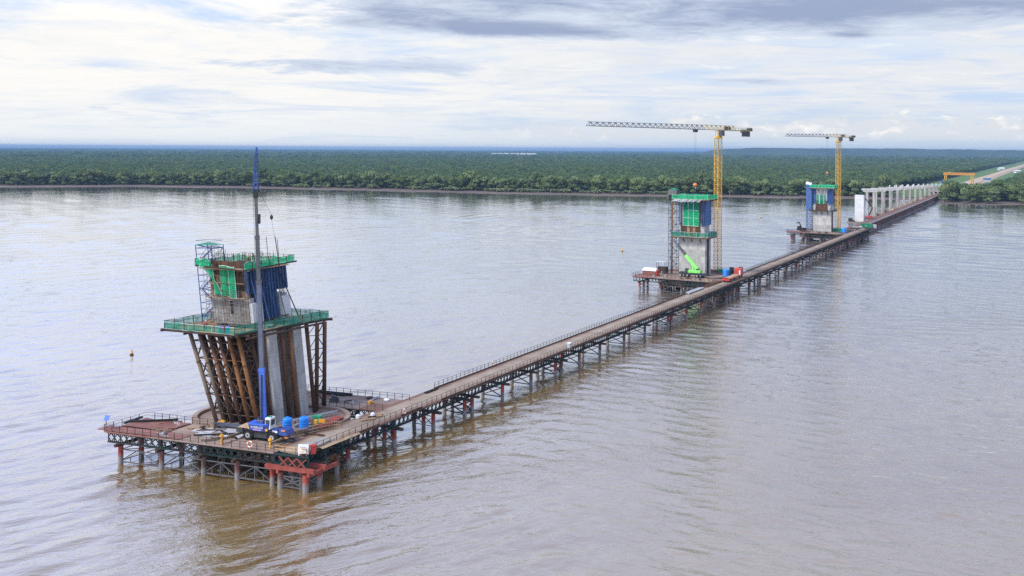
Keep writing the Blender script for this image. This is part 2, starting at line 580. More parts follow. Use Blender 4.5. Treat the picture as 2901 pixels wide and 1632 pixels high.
# ------------------------------------------------------------------ mesh helpers
class MB:
    def __init__(self):
        self.v, self.f = [], []

    def add(self, vs, fs):
        n = len(self.v)
        self.v += [tuple(p) for p in vs]
        self.f += [tuple(i + n for i in q) for q in fs]
        return self

    def hexa(self, p):
        """eight corners: bottom 0-3, top 4-7"""
        return self.add(p, [(3, 2, 1, 0), (4, 5, 6, 7), (0, 1, 5, 4), (1, 2, 6, 5), (2, 3, 7, 6), (3, 0, 4, 7)])

    def box(self, c, s, rz=0.0):
        x, y, z = (k / 2 for k in s)
        co, si = math.cos(rz), math.sin(rz)
        p = []
        for dz in (-z, z):
            for dx, dy in ((-x, -y), (x, -y), (x, y), (-x, y)):
                p.append((c[0] + dx * co - dy * si, c[1] + dx * si + dy * co, c[2] + dz))
        return self.hexa(p)

    def beam(self, p, q, w, h=None):
        p, q = Vector(p), Vector(q)
        h = h or w
        d = (q - p)
        if d.length < 1e-6:
            return self
        d.normalize()
        up = Vector((0, 0, 1)) if abs(d.z) < .95 else Vector((0, 1, 0))
        sx = d.cross(up).normalized() * (w / 2)
        sy = sx.cross(d).normalized() * (h / 2)
        return self.hexa([p - sx - sy, p + sx - sy, p + sx + sy, p - sx + sy, q - sx - sy, q + sx - sy, q + sx + sy, q - sx + sy])

    def tube(self, p, q, r, r2=None, n=8, cap=True):
        p, q = Vector(p), Vector(q)
        r2 = r if r2 is None else r2
        d = (q - p).normalized()
        up = Vector((0, 0, 1)) if abs(d.z) < .95 else Vector((1, 0, 0))
        x = d.cross(up).normalized()
        y = d.cross(x)
        vs = []
        for c, rr in ((p, r), (q, r2)):
            for k in range(n):
                a = 2 * math.pi * k / n
                vs.append(c + (x * math.cos(a) + y * math.sin(a)) * rr)
        fs = [(k, (k + 1) % n, n + (k + 1) % n, n + k) for k in range(n)]
        if cap:
            fs += [tuple(range(n - 1, -1, -1)), tuple(range(n, 2 * n))]
        return self.add(vs, fs)

    def path(self, pts, r, n=6):
        for a, b in zip(pts, pts[1:]):
            self.tube(a, b, r, n=n)
        return self

    def lathe(self, c, prof, n=16, axis=2):
        """profile of (radius, height) round the vertical axis at c"""
        vs, fs = [], []
        for r, h in prof:
            for k in range(n):
                a = 2 * math.pi * k / n
                vs.append((c[0] + r * math.cos(a), c[1] + r * math.sin(a), c[2] + h))
        for i in range(len(prof) - 1):
            for k in range(n):
                fs.append((i * n + k, i * n + (k + 1) % n, (i + 1) * n + (k + 1) % n, (i + 1) * n + k))
        fs.append(tuple(range(n - 1, -1, -1)))
        fs.append(tuple((len(prof) - 1) * n + k for k in range(n)))
        return self.add(vs, fs)

    def prism(self, poly, z0, z1):
        n = len(poly)
        vs = [(p[0], p[1], z0) for p in poly] + [(p[0], p[1], z1) for p in poly]
        fs = [(k, (k + 1) % n, n + (k + 1) % n, n + k) for k in range(n)]
        fs += [tuple(range(n - 1, -1, -1)), tuple(range(n, 2 * n))]
        return self.add(vs, fs)

    def sheet(self, fn, nu, nv):
        vs = [fn(i / nu, j / nv) for j in range(nv + 1) for i in range(nu + 1)]
        fs = [(j * (nu + 1) + i, j * (nu + 1) + i + 1, (j + 1) * (nu + 1) + i + 1, (j + 1) * (nu + 1) + i) for j in range(nv) for i in range(nu)]
        return self.add(vs, fs)

    def mesh(self, name, mat, org=(0, 0, 0), smooth=False):
        me = bpy.data.meshes.new(name)
        o = org
        me.from_pydata([(p[0] - o[0], p[1] - o[1], p[2] - o[2]) for p in self.v], [], self.f)
        me.materials.append(MATS[mat])
        if smooth:
            me.polygons.foreach_set('use_smooth', [True] * len(me.polygons))
        me.update()
        return me

    def build(self, name, mat, parent=None, smooth=False, kind=None):
        """vertices are in world metres; the object sits at its parent's base"""
        org = world_loc(parent) if parent else (0, 0, 0)
        return put(name, self.mesh(name, mat, org, smooth), parent, kind=kind)


LOC = {}


def world_loc(o):
    return LOC[o.name]


def put(name, me, parent=None, loc=(0, 0, 0), rot=(0, 0, 0), scale=None, kind=None):
    o = bpy.data.objects.new(name, me)
    COL.objects.link(o)
    o.location = loc
    o.rotation_euler = rot
    if scale:
        o.scale = scale
    if parent:
        o.parent = parent
        LOC[o.name] = tuple(LOC[parent.name][i] + loc[i] for i in range(3))
    else:
        LOC[o.name] = tuple(loc)
    if kind:
        o['kind'] = kind
    return o


def tag(o, label, cat, group=None):
    o['label'], o['category'] = label, cat
    if group:
        o['group'] = group
    return o


def thing(name, label, cat, loc, group=None, rz=0.0):
    o = put(name, None, None, tuple(loc), (0, 0, rz))
    return tag(o, label, cat, group)


def simple(name, mb, mat, label, cat, base, group=None, smooth=False):
    """a thing that is one mesh, its origin at its base"""
    o = put(name, mb.mesh(name, mat, base, smooth), None, tuple(base))
    return tag(o, label, cat, group)


# ------------------------------------------------------------------ site frame
# s runs along the jetty away from the camera, t to the left of it
P0 = (4.1, 199.4)
VX, VY = .5, math.sqrt(.75)
NX, NY = -VY, VX
YAW = math.atan2(VY, VX)


def B(s, t, z=0.0):
    return Vector((P0[0] + s * VX + t * NX, P0[1] + s * VY + t * NY, z))


# near platform frame: a leftwards along its front, b away from the camera
def frame(o, ad):
    def f(a, b, z=0.0):
        return Vector((o[0] + a * ad[0] + b * VX, o[1] + a * ad[1] + b * VY, z))
    return f


NEAR = frame((-29.3, 138.8), (-.9455, .3256))
_m, _f = B(141.0, -.4), B(359.5, -.4)
MID = frame((_m.x, _m.y), (NX, NY))
FAR = frame((_f.x, _f.y), (NX, NY))
DZ = 5.0      # working deck above the river

# ------------------------------------------------------------------ water, banks, land
SHORE = [(-26000, 9000), (-6000, 2300), (-3000, 1500), (-1200, 1190), (-800, 1150), (-613, 1143), (-488, 1178), (-332, 1160), (-180, 1114), (-38, 1058),
         (90, 1022), (253, 996), (360, 984), (404, 960), (412, 915), (424, 897), (467, 886), (520, 902), (700, 868), (1000, 800), (2000, 640), (6000, 200), (26000, -60)]


def shore_y(x):
    for (x0, y0), (x1, y1) in zip(SHORE, SHORE[1:]):
        if x <= x1:
            return y0 + (y1 - y0) * (x - x0) / (x1 - x0)
    return SHORE[-1][1]


def struct(name, mb, mat, smooth=False):
    return mb.build(name, mat, None, smooth, 'structure')


def river():
    """one sheet: real waves in the reach around the works, flat beyond"""
    na, nr = 760, 860
    half, r0, r1 = R(33), 82.0, 1290.0
    an = np.linspace(-half, half, na + 1)
    rr = r0 * (r1 / r0) ** np.linspace(0, 1, nr + 1)
    A, Q = np.meshgrid(an, rr)
    X, Y = Q * np.sin(A), Q * np.cos(A)
    grid = Q * max(math.log(r1 / r0) / nr, 2 * half / na)
    w = np.clip((X + 30) / 75, 0, 1)
    w = w * w * (3 - 2 * w)
    g = np.random.default_rng(5)
    Z = np.zeros_like(X)
    for crest, wt in ((36., 1 - w), (-28., w)):
        for k in range(48):
            lam = 1.7 * (18 / 1.7) ** g.random()
            th = R(crest + 90 + g.normal(0, 17))
            kx, ky = math.cos(th) * 2 * math.pi / lam, math.sin(th) * 2 * math.pi / lam
            ph = g.random() * 6.283
            ph2, ph3 = g.random() * 6.283, g.random() * 6.283
            slope = .042 * (lam / 4) ** -.45
            fade = np.clip(lam / (3.2 * grid) - 1, 0, 1)
            if lam > 8:          # the longer waves run in the open reach, not close to the works
                fade = fade * (.12 + .88 * np.clip((Q - 260) / 300, 0, 1))
            gust = .65 + .5 * np.sin(X / (23 + 4 * k) + Y / (41 + 3 * k) + ph2) * np.sin(X / 57. - Y / 33. + ph3)
            Z += wt * gust * fade * slope * lam / 6.283 * np.sin(kx * X + ky * Y + ph)
    edge = np.minimum(np.clip((half - np.abs(A)) / .02, 0, 1), np.clip((Q - r0) / 6, 0, 1))
    Z = Z * edge * np.clip((r1 - Q) / 60, .15, 1)
    n1 = (na + 1) * (nr + 1)
    co = np.empty((n1 + 4, 3), dtype=np.float32)
    co[:n1] = np.stack([X.ravel(), Y.ravel(), Z.ravel()], 1)
    co[n1:] = [(-27000, -60, -.45), (27000, -60, -.45), (27000, 27500, -.45), (-27000, 27500, -.45)]
    i, j = np.meshgrid(np.arange(nr), np.arange(na), indexing='ij')
    p = (i * (na + 1) + j).ravel()
    f = np.stack([p, p + 1, p + na + 2, p + na + 1], 1)
    f = np.concatenate([f, [[n1, n1 + 1, n1 + 2, n1 + 3]]]).astype(np.int32)
    me = bpy.data.meshes.new('river_water')
    me.vertices.add(len(co))
    me.vertices.foreach_set('co', co.ravel())
    me.loops.add(f.size)
    me.loops.foreach_set('vertex_index', f.ravel())
    me.polygons.add(len(f))
    me.polygons.foreach_set('loop_start', np.arange(0, f.size, 4, dtype=np.int32))
    me.polygons.foreach_set('use_smooth', np.ones(len(f), dtype=bool))
    me.update(calc_edges=True)
    me.validate()
    me.materials.append(MATS['water'])
    put('river_water', me, None, kind='structure')


river()

xs = sorted(set([p[0] for p in SHORE] + [float(k) for k in np.arange(-1500, 1500, 12)]))
mudb, landb = MB(), MB()
rows = []
for x in xs:
    y = shore_y(x)
    w = noise.noise((x * .02, 3.1, 0)) * 14 + noise.noise((x * .09, 9.1, 0)) * 5
    rows.append(((x, y + w, -.12), (x, y + 16 + w, .28), (x, y + 50, .75), (x, y + 84, 1.35)))
for r0, r1 in zip(rows, rows[1:]):
    for k in range(3):
        mudb.add([r0[k], r1[k], r1[k + 1], r0[k + 1]], [(0, 1, 2, 3)])
    a, b = r0[3], r1[3]
    ay, by = max(27400, a[1] + 10), max(27400, b[1] + 10)
    landb.add([a, b, (b[0], by, 1.4), (a[0], ay, 1.4)], [(0, 1, 2, 3)])
struct('mud_bank', mudb, 'mud', True)
struct('ground', landb, 'land')

# cleared corridor, embankment road to the horizon along the line of the bridge
g = MB()
g.add([B(905, -14, 1.6), B(5600, -14, 1.7), B(5600, 92, 1.7), B(905, 74, 1.6)], [(0, 1, 2, 3)])
struct('grass_verge', g, 'grass')
e = MB()
for s0, s1, w0, w1 in ((1000, 1500, 8, 9), (1500, 1900, 10, 7), (1900, 2500, 7, 8), (2500, 3600, 8, 6), (3600, 5600, 6, 6)):
    c = 23
    e.add([B(s0, c - w0, 4.4), B(s1, c - w1, 4.4), B(s1, c + w1, 4.4), B(s0, c + w0, 4.4)], [(0, 1, 2, 3)])
    e.add([B(s0, c - w0 - 6, 1.5), B(s1, c - w1 - 6, 1.5), B(s1, c - w1, 4.4), B(s0, c - w0, 4.4)], [(0, 1, 2, 3)])
    e.add([B(s0, c + w0, 4.4), B(s1, c + w1, 4.4), B(s1, c + w1 + 6, 1.5), B(s0, c + w0 + 6, 1.5)], [(0, 1, 2, 3)])
struct('embankment_road', e, 'road')

# low far hills on the right
for k, (az, d, wid, hgt) in enumerate(((14.6, 7600, 500, 62), (17.2, 7800, 800, 70), (20.0, 7900, 700, 72), (23.0, 7800, 800, 69), (26.6, 7600, 450, 63))):
    cx, cy = d * math.sin(R(az)), d * math.cos(R(az))
    m = MB()

    def hf(u, v, k=k):
        x, y = (u - .5) * 2, (v - .5) * 2
        r = max(0., 1 - x * x) * max(0., 1 - y * y)
        n = min(1.0, .93 + .12 * noise.noise((x * 3.1 + k * 7, y * 1.5, k)) + .05 * noise.noise((x * 9 + k, y * 4, 3)))
        ca, sa = math.cos(R(az)), math.sin(R(az))
        lx, ly = x * wid, y * 500
        return (cx + lx * ca + ly * sa, cy - lx * sa + ly * ca, 1.0 + hgt * (1 - (1 - r) ** 3) * n)
    m.sheet(hf, 60, 12)
    o = struct('hill', m, 'hill', True)


# ------------------------------------------------------------------ forest
def crown_mesh(name, mat, seed, rad, ht, leaves, size, lobes=7):
    """rounded uneven crown: leaf clumps scattered over several lobes"""
    r = random.Random(seed)
    lob = []
    for k in range(lobes):
        a = 2 * math.pi * (k + r.random()) / lobes
        d = rad * r.uniform(.25, .62)
        lob.append((Vector((d * math.cos(a) * 1.15, d * math.sin(a) * 1.15, ht * r.uniform(-.36, .34))), rad * r.uniform(.26, .55)))
    lob.append((Vector((0, 0, ht * .24)), rad * .55))
    b = MB()
    for _ in range(leaves):
        c, lr = r.choice(lob)
        u = Vector((r.gauss(0, 1), r.gauss(0, 1), r.gauss(.25, 1))).normalized()
        p = c + Vector((u.x, u.y, u.z * ht / rad * .72)) * lr * r.uniform(.62, 1.2)
        n = (u + Vector((r.uniform(-.7, .7), r.uniform(-.7, .7), r.uniform(-.3, .8)))).normalized()
        x = n.orthogonal().normalized()
        x = Matrix.Rotation(r.uniform(0, 6.28), 3, n) @ x
        y = n.cross(x)
        sx, sy = size * r.uniform(.6, 1.25), size * r.uniform(.5, 1.0)
        k = n * size * .22
        b.add([p - x * sx - k, p - y * sy, p + x * sx - k, p + y * sy, p + k], [(0, 1, 4), (1, 2, 4), (2, 3, 4), (3, 0, 4)])
    return b.mesh(name, mat)


def trunk_mesh(name, seed, h, spread):
    r = random.Random(seed)
    b = MB()
    top = Vector((r.uniform(-.5, .5), r.uniform(-.5, .5), h * .72))
    mid = Vector((r.uniform(-.4, .4), r.uniform(-.4, .4), h * .36))
    b.tube((0, 0, -.4), mid, .34, .25, 6).tube(mid, top, .25, .13, 6)
    for k in range(6):
        a = 2 * math.pi * (k + r.random()) / 6
        s = mid.lerp(top, r.uniform(.1, .9))
        b.tube(s, s + Vector((math.cos(a) * spread, math.sin(a) * spread, h * r.uniform(.14, .26))), .12, .04, 5)
    for k in range(5):
        a = 2 * math.pi * (k + r.random()) / 5
        b.tube((math.cos(a) * 1.1, math.sin(a) * 1.1, -.4), (0, 0, r.uniform(1.0, 1.8)), .09, .07, 4)
    return b.mesh(name, 'bark')


CROWNS = [crown_mesh('crown', m, 11 + k, rd, ht, 330, .78) for k, (m, rd, ht) in enumerate(
    (('leaf_a', 5.4, 5.2), ('leaf_b', 6.2, 5.0), ('leaf_c', 5.0, 6.4), ('leaf_b', 4.6, 5.4), ('leaf_a', 6.8, 6.0), ('leaf_c', 5.8, 4.6)))]
FRONT = [crown_mesh('crown', m, 31 + k, rd, ht, 420, .72) for k, (m, rd, ht) in enumerate(
    (('leaf_front_a', 4.6, 4.6), ('leaf_front_b', 5.4, 4.4), ('leaf_front_a', 4.2, 5.2), ('leaf_front_b', 3.9, 4.6), ('leaf_front_a', 5.8, 5.0), ('leaf_a', 5.0, 4.2)))]
TRUNKS = [trunk_mesh('trunk', 51 + k, 14, 3.0) for k in range(3)]


def side_of(x, y):
    d = (x - P0[0], y - P0[1])
    return d[0] * VX + d[1] * VY, d[0] * NX + d[1] * NY


def clear_zone(x, y):
    s, t = side_of(x, y)
    if s < 985:
        return 9.5 < t < 66
    return -27 - .012 * (s - 985) < t < 84


tree_no = 0
front = []
x = -640.0
while x < 600:
    y = shore_y(x) + random.uniform(50, 66)
    if not clear_zone(x, y):
        front.append((x, y))
    x += random.uniform(4.4, 6.2) if x < 380 else random.uniform(3.4, 4.6)
for x, y in [(random.uniform(405, 600), 0) for _ in range(46)]:
    y = shore_y(x) + random.uniform(16, 48)
    if not clear_zone(x, y):
        front.append((x, y))
front = front[:290]
for x, y in front:
    k = random.randrange(6)
    s, t = side_of(x, y)
    if t < 10:
        lab, grp = 'broad green mangrove tree on the near bank right of the jetty', 'mangroves on the bank right of the jetty'
        sc = random.uniform(.82, 1.0)
    elif x < -300:
        lab, grp = 'rounded grey-green mangrove in the front row of the far left bank', 'front row mangroves of the left bank'
        sc = random.uniform(.85, 1.15)
    else:
        lab, grp = 'mangrove in the front row of the far bank behind the cranes', 'front row mangroves behind the cranes'
        sc = random.uniform(.85, 1.15)
    sc *= random.choice((.92, 1.1, 1.16, 1.2, 1.38))
    root = thing('mangrove_tree', lab, 'tree', (x, y, .9), grp, random.uniform(0, 6.28))
    put('trunk', TRUNKS[k % 3], root, scale=(sc, sc, sc))
    rz_ = random.uniform(.8, 1.45)
    put('crown', FRONT[k], root, (0, 0, (8.2 + 2.6 * rz_) * sc), (0, 0, 0), (sc * random.uniform(.75, 1.1), sc * random.uniform(.75, 1.1), sc * rz_))
    # lower boughs that hang towards the mud
    an = random.uniform(0, 6.28)
    put('lower_crown', FRONT[(k + 2) % 6], root, (1.8 * math.cos(an), 1.8 * math.sin(an), random.uniform(5.0, 6.6) * sc), (0, 0, 1.0), (sc * .85, sc * .85, sc * .75))
    put('lower_crown', FRONT[(k + 3) % 6], root, (-2.4 * math.cos(an), -2.4 * math.sin(an), random.uniform(2.2, 3.2) * sc), (0, 0, 2.0), (sc * .66, sc * .66, sc * .55))


def palm_mesh(seed):
    r = random.Random(seed)
    b = MB()
    for k in range(11):
        a = 2 * math.pi * (k + r.random()) / 11
        ln, el = r.uniform(6, 9), r.uniform(.9, 1.35)
        pts = []
        for i in range(6):
            q = i / 5
            ang = el - q * q * .75
            pts.append(Vector((math.cos(a) * ln * q * math.cos(ang), math.sin(a) * ln * q * math.cos(ang), ln * q * math.sin(ang))))
        w = Vector((-math.sin(a), math.cos(a), 0))
        for i in range(1, 5):
            wd = (.15, .8, 1.0, .7, .2)
            p, q = pts[i], pts[i + 1]
            b.add([p - w * wd[i - 1] - Vector((0, 0, .35)), p, q, q - w * wd[i] - Vector((0, 0, .35))], [(0, 1, 2, 3)])
            b.add([p + w * wd[i - 1] - Vector((0, 0, .35)), q + w * wd[i] - Vector((0, 0, .35)), q, p], [(0, 1, 2, 3)])
    return b.mesh('nipa_palm', 'leaf_palm')


PALMS = [palm_mesh(k) for k in (1, 2, 3)]
for k in range(58):
    x = random.choice((random.uniform(-90, 215), random.uniform(-330, 330)))
    o = put('nipa_palm', PALMS[k % 3], None, (x, shore_y(x) + random.uniform(40, 50), .7), (0, 0, random.uniform(0, 6)), (random.uniform(.7, 1.1),) * 3)
    tag(o, 'pale feathery nipa palm at the foot of the far bank trees', 'palm', 'nipa palms along the far bank')

# six trees of the second row; the wood behind repeats their crowns
CROWN_OBJ = {}
for k, x in enumerate((-560, -420, -250, -60, 120, 300)):
    y = shore_y(x) + 84
    root = thing('mangrove_tree', 'dark mangrove in the second row of the far bank', 'tree', (x, y, 1.3), 'second row mangroves of the far bank')
    put('trunk', TRUNKS[k % 3], root)
    CROWN_OBJ[k] = put('crown', CROWNS[k], root, (0, 0, 10.6))

# the wood behind the front row: nobody could count it
pts, scl, idx = [], [], []


def scatter(y0, y1, cell, smin, smax):
    n = 0
    r = y0
    while r < y1:
        half = R(31.5)
        na = int(2 * half * r / cell)
        for k in range(na):
            a = -half + 2 * half * (k + random.random()) / na
            rr = r + random.uniform(-.5, .5) * cell
            X, Y = rr * math.sin(a), rr * math.cos(a)
            if Y < shore_y(X) + 62 or clear_zone(X, Y):
                continue
            s = random.uniform(smin, smax)
            hgt = 9.6 + 3.0 * noise.noise((X * .006, Y * .006, 1)) + random.uniform(-1.2, 1.2)
            pts.append((X, Y, hgt))
            scl.append((s, s, min(s, 1.3) * random.choice((.85, 1, 1, 1, 1, 1.1, 1.3, 1.3 if r < 3500 else random.uniform(1.2, 2.6)))))
            idx.append(random.choice((0, 1, 2, 3, 4, 5)))
        r += cell * .9


scatter(880, 1500, 6.6, .75, 1.12)
scatter(1500, 2300, 8.8, .9, 1.35)
scatter(2300, 4000, 15., 1.35, 2.0)
scatter(4000, 7200, 27., 2.4, 3.6)
scatter(7200, 13000, 52., 4.6, 7.0)
fm = bpy.data.meshes.new('forest')
fm.from_pydata(pts, [], [])
fm.attributes.new('scl', 'FLOAT_VECTOR', 'POINT').data.foreach_set('vector', [q for p in scl for q in p])
fm.attributes.new('pick', 'INT', 'POINT').data.foreach_set('value', idx)
fm.attributes.new('spin', 'FLOAT', 'POINT').data.foreach_set('value', [random.uniform(0, 6.28) for _ in pts])
forest = put('forest', fm, None, kind='stuff')
tag(forest, 'dense dark green mangrove forest spreading from the far bank to the horizon', 'forest')
ng = bpy.data.node_groups.new('forest_scatter', 'GeometryNodeTree')
ng.interface.new_socket('Geometry', in_out='INPUT', socket_type='NodeSocketGeometry')
ng.interface.new_socket('Geometry', in_out='OUTPUT', socket_type='NodeSocketGeometry')
gi, go = ng.nodes.new('NodeGroupInput'), ng.nodes.new('NodeGroupOutput')
iop = ng.nodes.new('GeometryNodeInstanceOnPoints')
jn = ng.nodes.new('GeometryNodeJoinGeometry')
for k in sorted(CROWN_OBJ, reverse=True):
    oi = ng.nodes.new('GeometryNodeObjectInfo')
    oi.inputs['Object'].default_value = CROWN_OBJ[k]
    oi.inputs['As Instance'].default_value = True
    ng.links.new(oi.outputs['Geometry'], jn.inputs[0])


def attr(nm, ty):
    a = ng.nodes.new('GeometryNodeInputNamedAttribute')
    a.data_type = ty
    a.inputs['Name'].default_value = nm
    return a.outputs['Attribute']


cx_ = ng.nodes.new('ShaderNodeCombineXYZ')
ng.links.new(attr('spin', 'FLOAT'), cx_.inputs[2])
ng.links.new(gi.outputs[0], iop.inputs['Points'])
ng.links.new(jn.outputs[0], iop.inputs['Instance'])
iop.inputs['Pick Instance'].default_value = True
ng.links.new(attr('pick', 'INT'), iop.inputs['Instance Index'])
ng.links.new(cx_.outputs[0], iop.inputs['Rotation'])
ng.links.new(attr('scl', 'FLOAT_VECTOR'), iop.inputs['Scale'])
ng.links.new(iop.outputs[0], go.inputs[0])
md = forest.modifiers.new('scatter', 'NODES')
md.node_group = ng

# farther still only the bumpy top of the canopy can be told
b = MB()
na, nr = 620, 120
r0, r1 = 12600., 26500.
for i in range(nr + 1):
    q = i / nr
    r = r0 * (r1 / r0) ** q
    for k in range(na + 1):
        a = R(-33) + R(66) * k / na
        X, Y = r * math.sin(a), r * math.cos(a)
        s, t = side_of(X, Y)
        z = 12.5 + 3.0 * noise.noise((X * .004, Y * .004, 2)) + random.uniform(-2.2, 2.6) * (1 + q * 1.2)
        if i == 0:
            z = 4
        if -40 < t < 70 and s < 5400:
            z = .9
        b.v.append((X, Y, z))
for i in range(nr):
    for k in range(na):
        j = i * (na + 1) + k
        b.f.append((j, j + 1, j + na + 2, j + na + 1))
o = b.build('far_forest', 'leaf_c', None, False, 'stuff')
tag(o, 'hazy blue forest canopy reaching the horizon', 'forest')
# flooded clearing, sky glint painted as a pale colour, and its sheds far off
lake = MB()
for x0, x1, d in ((-128, -100, 0), (-92, -62, 60), (-52, -20, -40), (-10, 22, 20), (28, 44, 0), (52, 86, 50), (94, 150, -60)):
    lake.box(((x0 + x1) / 2, 6100 + d, 18.5), (x1 - x0, 520, 6))
o = lake.build('lake', 'water_glint', None, False, 'structure')


# ------------------------------------------------------------------ shared steelwork
def truss_mesh(name, mat, ln, n, h=1.45, w=.14):
    """lattice panel along +x, top at z=0: chords, posts and diamond bracing, both leaves"""
    b = MB()
    for y in (-.14, .14):
        b.beam((0, y, -.06), (ln, y, -.06), w, .2)
        b.beam((0, y, -h), (ln, y, -h), w, .2)
    st = ln / n
    for k in range(n + 1):
        x = min(max(k * st, .05), ln - .05)
        b.beam((x, 0, -.1), (x, 0, -h), .12, .10)
    for k in range(n):
        x0, x1, xm = k * st, (k + 1) * st, (k + .5) * st
        zm = -h / 2
        for p, q in (((x0, zm), (xm, -.1)), ((xm, -.1), (x1, zm)), ((x0, zm), (xm, -h)), ((xm, -h), (x1, zm))):
            b.beam((p[0], 0, p[1]), (q[0], 0, q[1]), .13, .13)
    return b.mesh(name, mat)


TRUSS6 = [truss_mesh('truss_panel', m, 6.0, 5) for m in ('truss', 'truss_green')]
TRUSS6_PALE = truss_mesh('truss_panel', 'brace_grey', 6.0, 4)


def tube_mesh(name, mat, z0, z1, r, n=12):
    return MB().tube((0, 0, z0), (0, 0, z1), r, n=n).mesh(name, mat, smooth=False)


PILE = {m: tube_mesh('pile', m, -1.2, 2.95, .36) for m in ('pile_red', 'pile_brown', 'pile_dull')}
POST = MB().box((0, 0, .55), (.09, .09, 1.1)).mesh('post', 'rail')
RAIL = {}


def railing(parent, p, q, posts=True, step=1.65, h=1.1, mat='rail', lean=None):
    """two rails between p and q, a post every step; posts are sub-parts when asked for"""
    p, q = Vector(p), Vector(q)
    n = max(1, round((q - p).length / step))
    b = MB()
    for zz in (h - .05, h * .55):
        b.beam(p + Vector((0, 0, zz)), q + Vector((0, 0, zz)), .045)
    if not posts:
        for k in range(n):
            c = p.lerp(q, k / n)
            b.box((c.x, c.y, c.z + h / 2), (.10, .10, h))
    r = b.build('railing', mat, parent)
    if posts:
        o = LOC[r.name]
        for k in range(n):
            c = p.lerp(q, k / n)
            put('post', POST, r, (c.x - o[0], c.y - o[1], c.z - o[2]), (random.uniform(-.03, .03), random.uniform(-.03, .03), 0))
    return r


def bracing(parent, p, q, zt, zb, mat='brace_grey', w=.11, chords=True):
    """X frame between two piles"""
    p, q = Vector(p), Vector(q)
    b = MB()
    P = lambda v, z: (v.x, v.y, z)
    b.beam(P(p, zt), P(q, zb), w).beam(P(p, zb), P(q, zt - .02), w)
    if chords:
        b.beam(P(p, zt), P(q, zt), w).beam(P(p, zb), P(q, zb), w)
    return b.build('cross_brace', mat, parent)


def put_at(name, me, parent, v, rz=0.0, scale=None):
    o = LOC[parent.name]
    return put(name, me, parent, (v[0] - o[0], v[1] - o[1], v[2] - o[2]), (0, 0, rz), scale)


# ------------------------------------------------------------------ the jetty
JET = thing('access_jetty', 'long brown steel trestle jetty running from the near platform to the shore', 'jetty', B(0, 2.85, 0))
W0, W1 = -.15, 5.75
panel = MB()
panel.box((2.98, 2.95, -.10), (5.96, 5.9, .2))
pm_me = panel.mesh('deck_panel', 'jetty_deck')
kerb_me = MB().box((2.98, 0, .04), (5.96, .2, .30)).mesh('kerb', 'rust_dark')
s = -69.0
k = 0
while s < 404:
    v = B(s, W0, DZ)
    d = put_at('deck_panel', pm_me, JET, v, YAW)
    if s > -34 or k % 2 == 0:
        put('kerb', kerb_me, d, (0, .09, 0))
    if s > -32 and not (136 < s < 176) and not (355 < s < 395):
        put('kerb', kerb_me, d, (0, 5.8, 0))
    for t in (.35, 5.2):
        put_at('truss_panel', TRUSS6[(k + (t > 1)) % 3 == 0], JET, B(s, t, DZ - .2), YAW)
    s += 6.0
    k += 1
# railings
s = -69.0
while s < 402:
    near = s < 75
    railing(JET, B(s, W0 + .1, DZ), B(s + 6.0, W0 + .1, DZ), near)
    if s > -33 and not (136 < s < 175) and not (354 < s < 392):
        railing(JET, B(s, W1 - .1, DZ), B(s + 6.0, W1 - .1, DZ), near)
    s += 6.0
BENTS = [(-58, 3), (-46, 3), (-34.6, 3), (-24.5, 4), (-10.6, 2), (1.2, 2), (12.4, 4), (24.4, 2), (35.7, 2), (50.4, 2), (64.3, 2), (81.6, 4), (97, 2),
         (110, 2), (123, 2), (136, 4), (150, 2), (163, 2), (177, 3), (190, 2), (203, 2), (216, 2), (230, 4), (243, 2), (256, 2), (269, 2),
         (283, 2), (296, 2), (309, 4), (322, 2), (336, 2), (349, 2), (362, 4), (375, 2), (388, 2), (401, 4)]
for k, (s, n) in enumerate(BENTS):
    cap = MB().beam(B(s, -1.1, 3.12), B(s, 6.2, 3.12), .55, .42)
    if n == 4:
        cap.beam(B(s + 2.6, -1.1, 3.12), B(s + 2.6, 6.2, 3.12), .5, .42)
        spots = [(s, .5), (s, 5.0), (s + 2.6, .5), (s + 2.6, 5.0)]
    elif n == 3:
        spots = [(s, .6), (s, 2.7), (s, 4.8)]
    else:
        spots = [(s, .5), (s, 5.1)]
    cap.build('cap_beam', 'rust_dark', JET)
    for i, (ps, pt) in enumerate(spots):
        red = (random.random() < .6 and pt < 3 and s < 120) or random.random() < .18
        m = 'pile_red' if red else ('pile_dull' if random.random() < .3 else 'pile_brown')
        put_at('pile', PILE[m], JET, B(ps, pt, 0), random.uniform(0, 6))
    if n == 3:
        bracing(JET, B(s, .6), B(s, 2.7), 2.3, .55, 'truss')
        bracing(JET, B(s, 2.7), B(s, 4.8), 2.3, .55, 'truss')
    else:
        bracing(JET, B(s, spots[0][1]), B(s, spots[1][1]), 2.3, .45, 'truss', .16)
    if n == 4:
        bracing(JET, B(s, .5), B(s + 2.6, .5), 2.3, .5, 'truss', .15)
        bracing(JET, B(s + 2.6, .5), B(s + 2.6, 5.0), 2.3, .45, 'truss', .15)
# the landing of the jetty on the shore: a denser piled causeway
CAU = thing('piled_causeway', 'brown densely piled causeway carrying the jetty road onto the bank', 'jetty', B(640, 10, 0))


def ct(s):
    return 6.2 + (s - 410) * .0135


